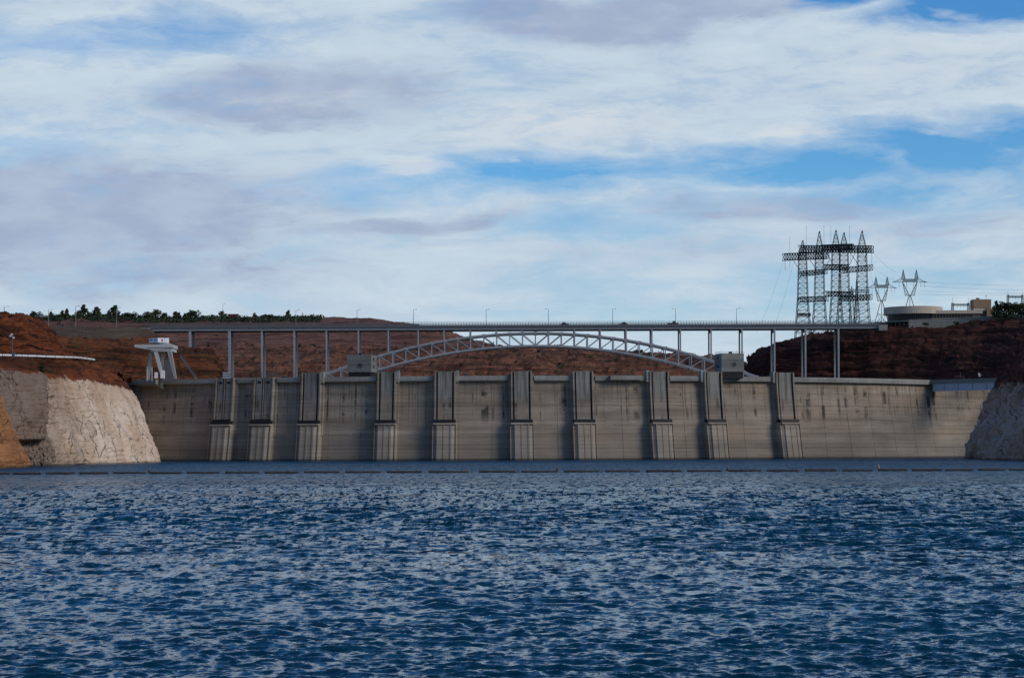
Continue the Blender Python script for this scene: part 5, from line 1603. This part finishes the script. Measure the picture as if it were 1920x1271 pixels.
m = MB(); m.loft([[q + Vector((x * .75 - .3 * z, -.2 * yy, z * 1.1 + .4)) for x, z in ((-.6, -.8), (.6, -.9), (.7, .7), (-.3, 1.0))] for yy in (0, 1)]); m.build('panel', M['white'], rd)
m = MB(); m.bar(q + Vector((.4, 0, 1.2)), q + Vector((1.6, 0, .1)), .18); m.build('arm', M['rail'], rd)
# walkway rails
p = W(1800, 706, 1165)
wr = empty('handrail', p, 'short grey handrail on the crest near the spillway bridge', 'railing')
for k in range(4):
    m = MB(); m.bar(W(1792 + k * 5, 707.5, 1165), W(1792 + k * 5, 705, 1165), .14); m.build('post', M['rail'], wr)
m = MB(); m.bar(W(1791, 705, 1165), W(1808, 705, 1165), .16); m.build('rail', M['rail'], wr)
m = MB(); m.bar(W(1801, 706, 1166), W(1801, 697, 1166), .14); m.build('mast', M['rail'], wr)
# white panels on the bridge railing
for px, lab in ((1005, 'white panel on the bridge railing at the arch crown'), (1366, 'white panel on the bridge railing near its right end')):
    m = MB(); x = BX(px); m.box(x - .9, x + .9, YB0 - 1.35, YB0 - 1.2, deck_top + .5, deck_top + 1.4); o = m.build('sign_panel', M['white']); tag(o, lab, 'sign')
# orange barriers beyond the bridge
for k, (px, w, lab) in enumerate(((923, 6, 'short bright orange container on the bench beneath the arch'), (935, 11, 'long bright orange container on the bench beneath the arch'))):
    a = W(px, 664, 1570); e = empty('orange_container', a, lab, 'container')
    S = 1570 / F; m = MB(); m.box(a.x - w * S / 2, a.x + w * S / 2, a.y - 1, a.y + 1, a.z - .6, a.z + 1.3); m.build('box', M['orange'], e)
    m = MB(); m.box(a.x - w * S / 2 - .1, a.x + w * S / 2 + .1, a.y - 1.1, a.y + 1.1, a.z + 1.303, a.z + 1.5); m.build('lid', M['orange'], e)
# handrail stair on the orange slope
st_ = empty('hillside_stair', W(352, 690, 1260), 'thin railed stair running down the orange slope by the crane', 'stair')
a, b = W(339, 668, 1268), W(367, 708, 1248)
for d in (0, .9):
    m = MB(); m.bar(a + Vector((d, -2.4, 1)), b + Vector((d, -2.4, 1)), .16); m.build('handrail', M['rail'], st_)
m = MB()
for k in range(40):
    p = a + (b - a) * (k / 39.0); m.box(p.x - .2, p.x + .9, p.y - 2.8, p.y - 2.2, p.z - .35, p.z)
o = m.build('steps', M['conc_grey'], st_); o['kind'] = 'stuff'

# ------------------------------------------------------------------ log boom and buoys
logs = [(-38, 18), (25, 77), (86, 140), (149, 203), (212, 274), (281, 341), (350, 412), (422, 486), (496, 561), (570, 637), (647, 714), (725, 791), (803, 879), (898, 966), (977, 1045), (1057, 1124), (1134, 1200), (1211, 1278),
        (1288, 1354), (1364, 1427), (1438, 1499), (1509, 1569), (1579, 1637), (1646, 1701), (1710, 1766), (1773, 1825), (1834, 1885), (1892, 1948)]
TW = ['first', 'second', 'third', 'fourth', 'fifth', 'sixth', 'seventh', 'eighth', 'ninth', 'tenth']
TPX = [421, 494, 583, 725, 834, 977, 1093, 1236, 1337, 1471]
def landmark(px):
    if px < 297: return 'below the pale left cliff'
    if px > 1810: return 'below the right cliff'
    if px < 395: return 'just right of the pale left cliff'
    if px > 1515: return 'below the plain right stretch of dam'
    k = min(range(10), key=lambda i: abs(TPX[i] - px))
    return f'nearest the {TW[k]} intake tower'
rl = random.Random(3)
for i, (a, b) in enumerate(logs):
    ya = 0.5 * (a + b)
    yb_ = 890.3 - (ya) / 1920 * 8.6
    Y = 500.0
    pa, pb = W(a, yb_, Y), W(b, yb_, Y)
    pa.z = pb.z = 0.28 + rl.uniform(-.03, .05)
    mid = (pa + pb) / 2
    e = empty('boom_log', mid, f'dark floating boom log {landmark(ya)}, {ORD[i]} from the left', 'log', 'logs of the floating boom')
    n = 9; rr = rl.uniform(.22, .27); rings = []
    for t in (0, .02, .25, .5, .75, .98, 1):
        c = pa + (pb - pa) * t; q = rr * (.82 if t in (0, 1) else 1.0 - .1 * t) * rl.uniform(.95, 1.05)
        rings.append([(c.x, c.y + q * math.cos(2 * math.pi * k / n), c.z + q * math.sin(2 * math.pi * k / n)) for k in range(n)])
    m = MB(); m.loft(rings); m.build('trunk', M['wood'], e, smooth=True)
    d = (pb - pa).normalized()
    m = MB(); m.bar(pb - d * .1 + Vector((0, 0, .06)), pb + d * .9 + Vector((0, 0, -.12)), .09); m.build('chain', M['steel_dark'], e)
for px, py, mt, lab, hh in ((280, 886, M['buoy'], 'rust orange buoy floating below the foot of the pale left cliff', .58), (1045, 882, M['buoy'], 'dark orange buoy floating before the dam centre', .55), (1364, 881, M['buoy'], 'red and white buoy below the ninth intake tower', .55),
                        (1495, 885, M['buoy'], 'small red buoy below the tenth intake tower', .42), (1647, 878, M['buoyw'], 'pale round buoy before the plain right stretch of dam', .65), (177, 889, M['buoy'], 'tiny red buoy near the left end of the log boom', .35)):
    hzp = HZ - (px - 960) * ROLL
    Y = CAMH * F / (py - hzp) if py - hzp > 5 else 520
    p = W(px, py, Y); p.z = 0
    e = empty('buoy', p, lab, 'buoy')
    m = MB(); n = 12; rings = []
    for rr, z in ((.3, -.2), (.62, .0), (.66, .3), (.5, .62), (.22, .8), (.2, 1.1)):
        rings.append([(p.x + rr * hh * math.cos(2 * math.pi * k / n), p.y + rr * hh * math.sin(2 * math.pi * k / n), z * hh * 1.3) for k in range(n)])
    m.loft(rings); m.build('float', mt, e, smooth=True)
    m = MB(); m.cyl((p.x, p.y), .24 * hh, .24 * hh, 1.43 * hh, 1.8 * hh, 8); m.build('light', M['buoyw'], e)
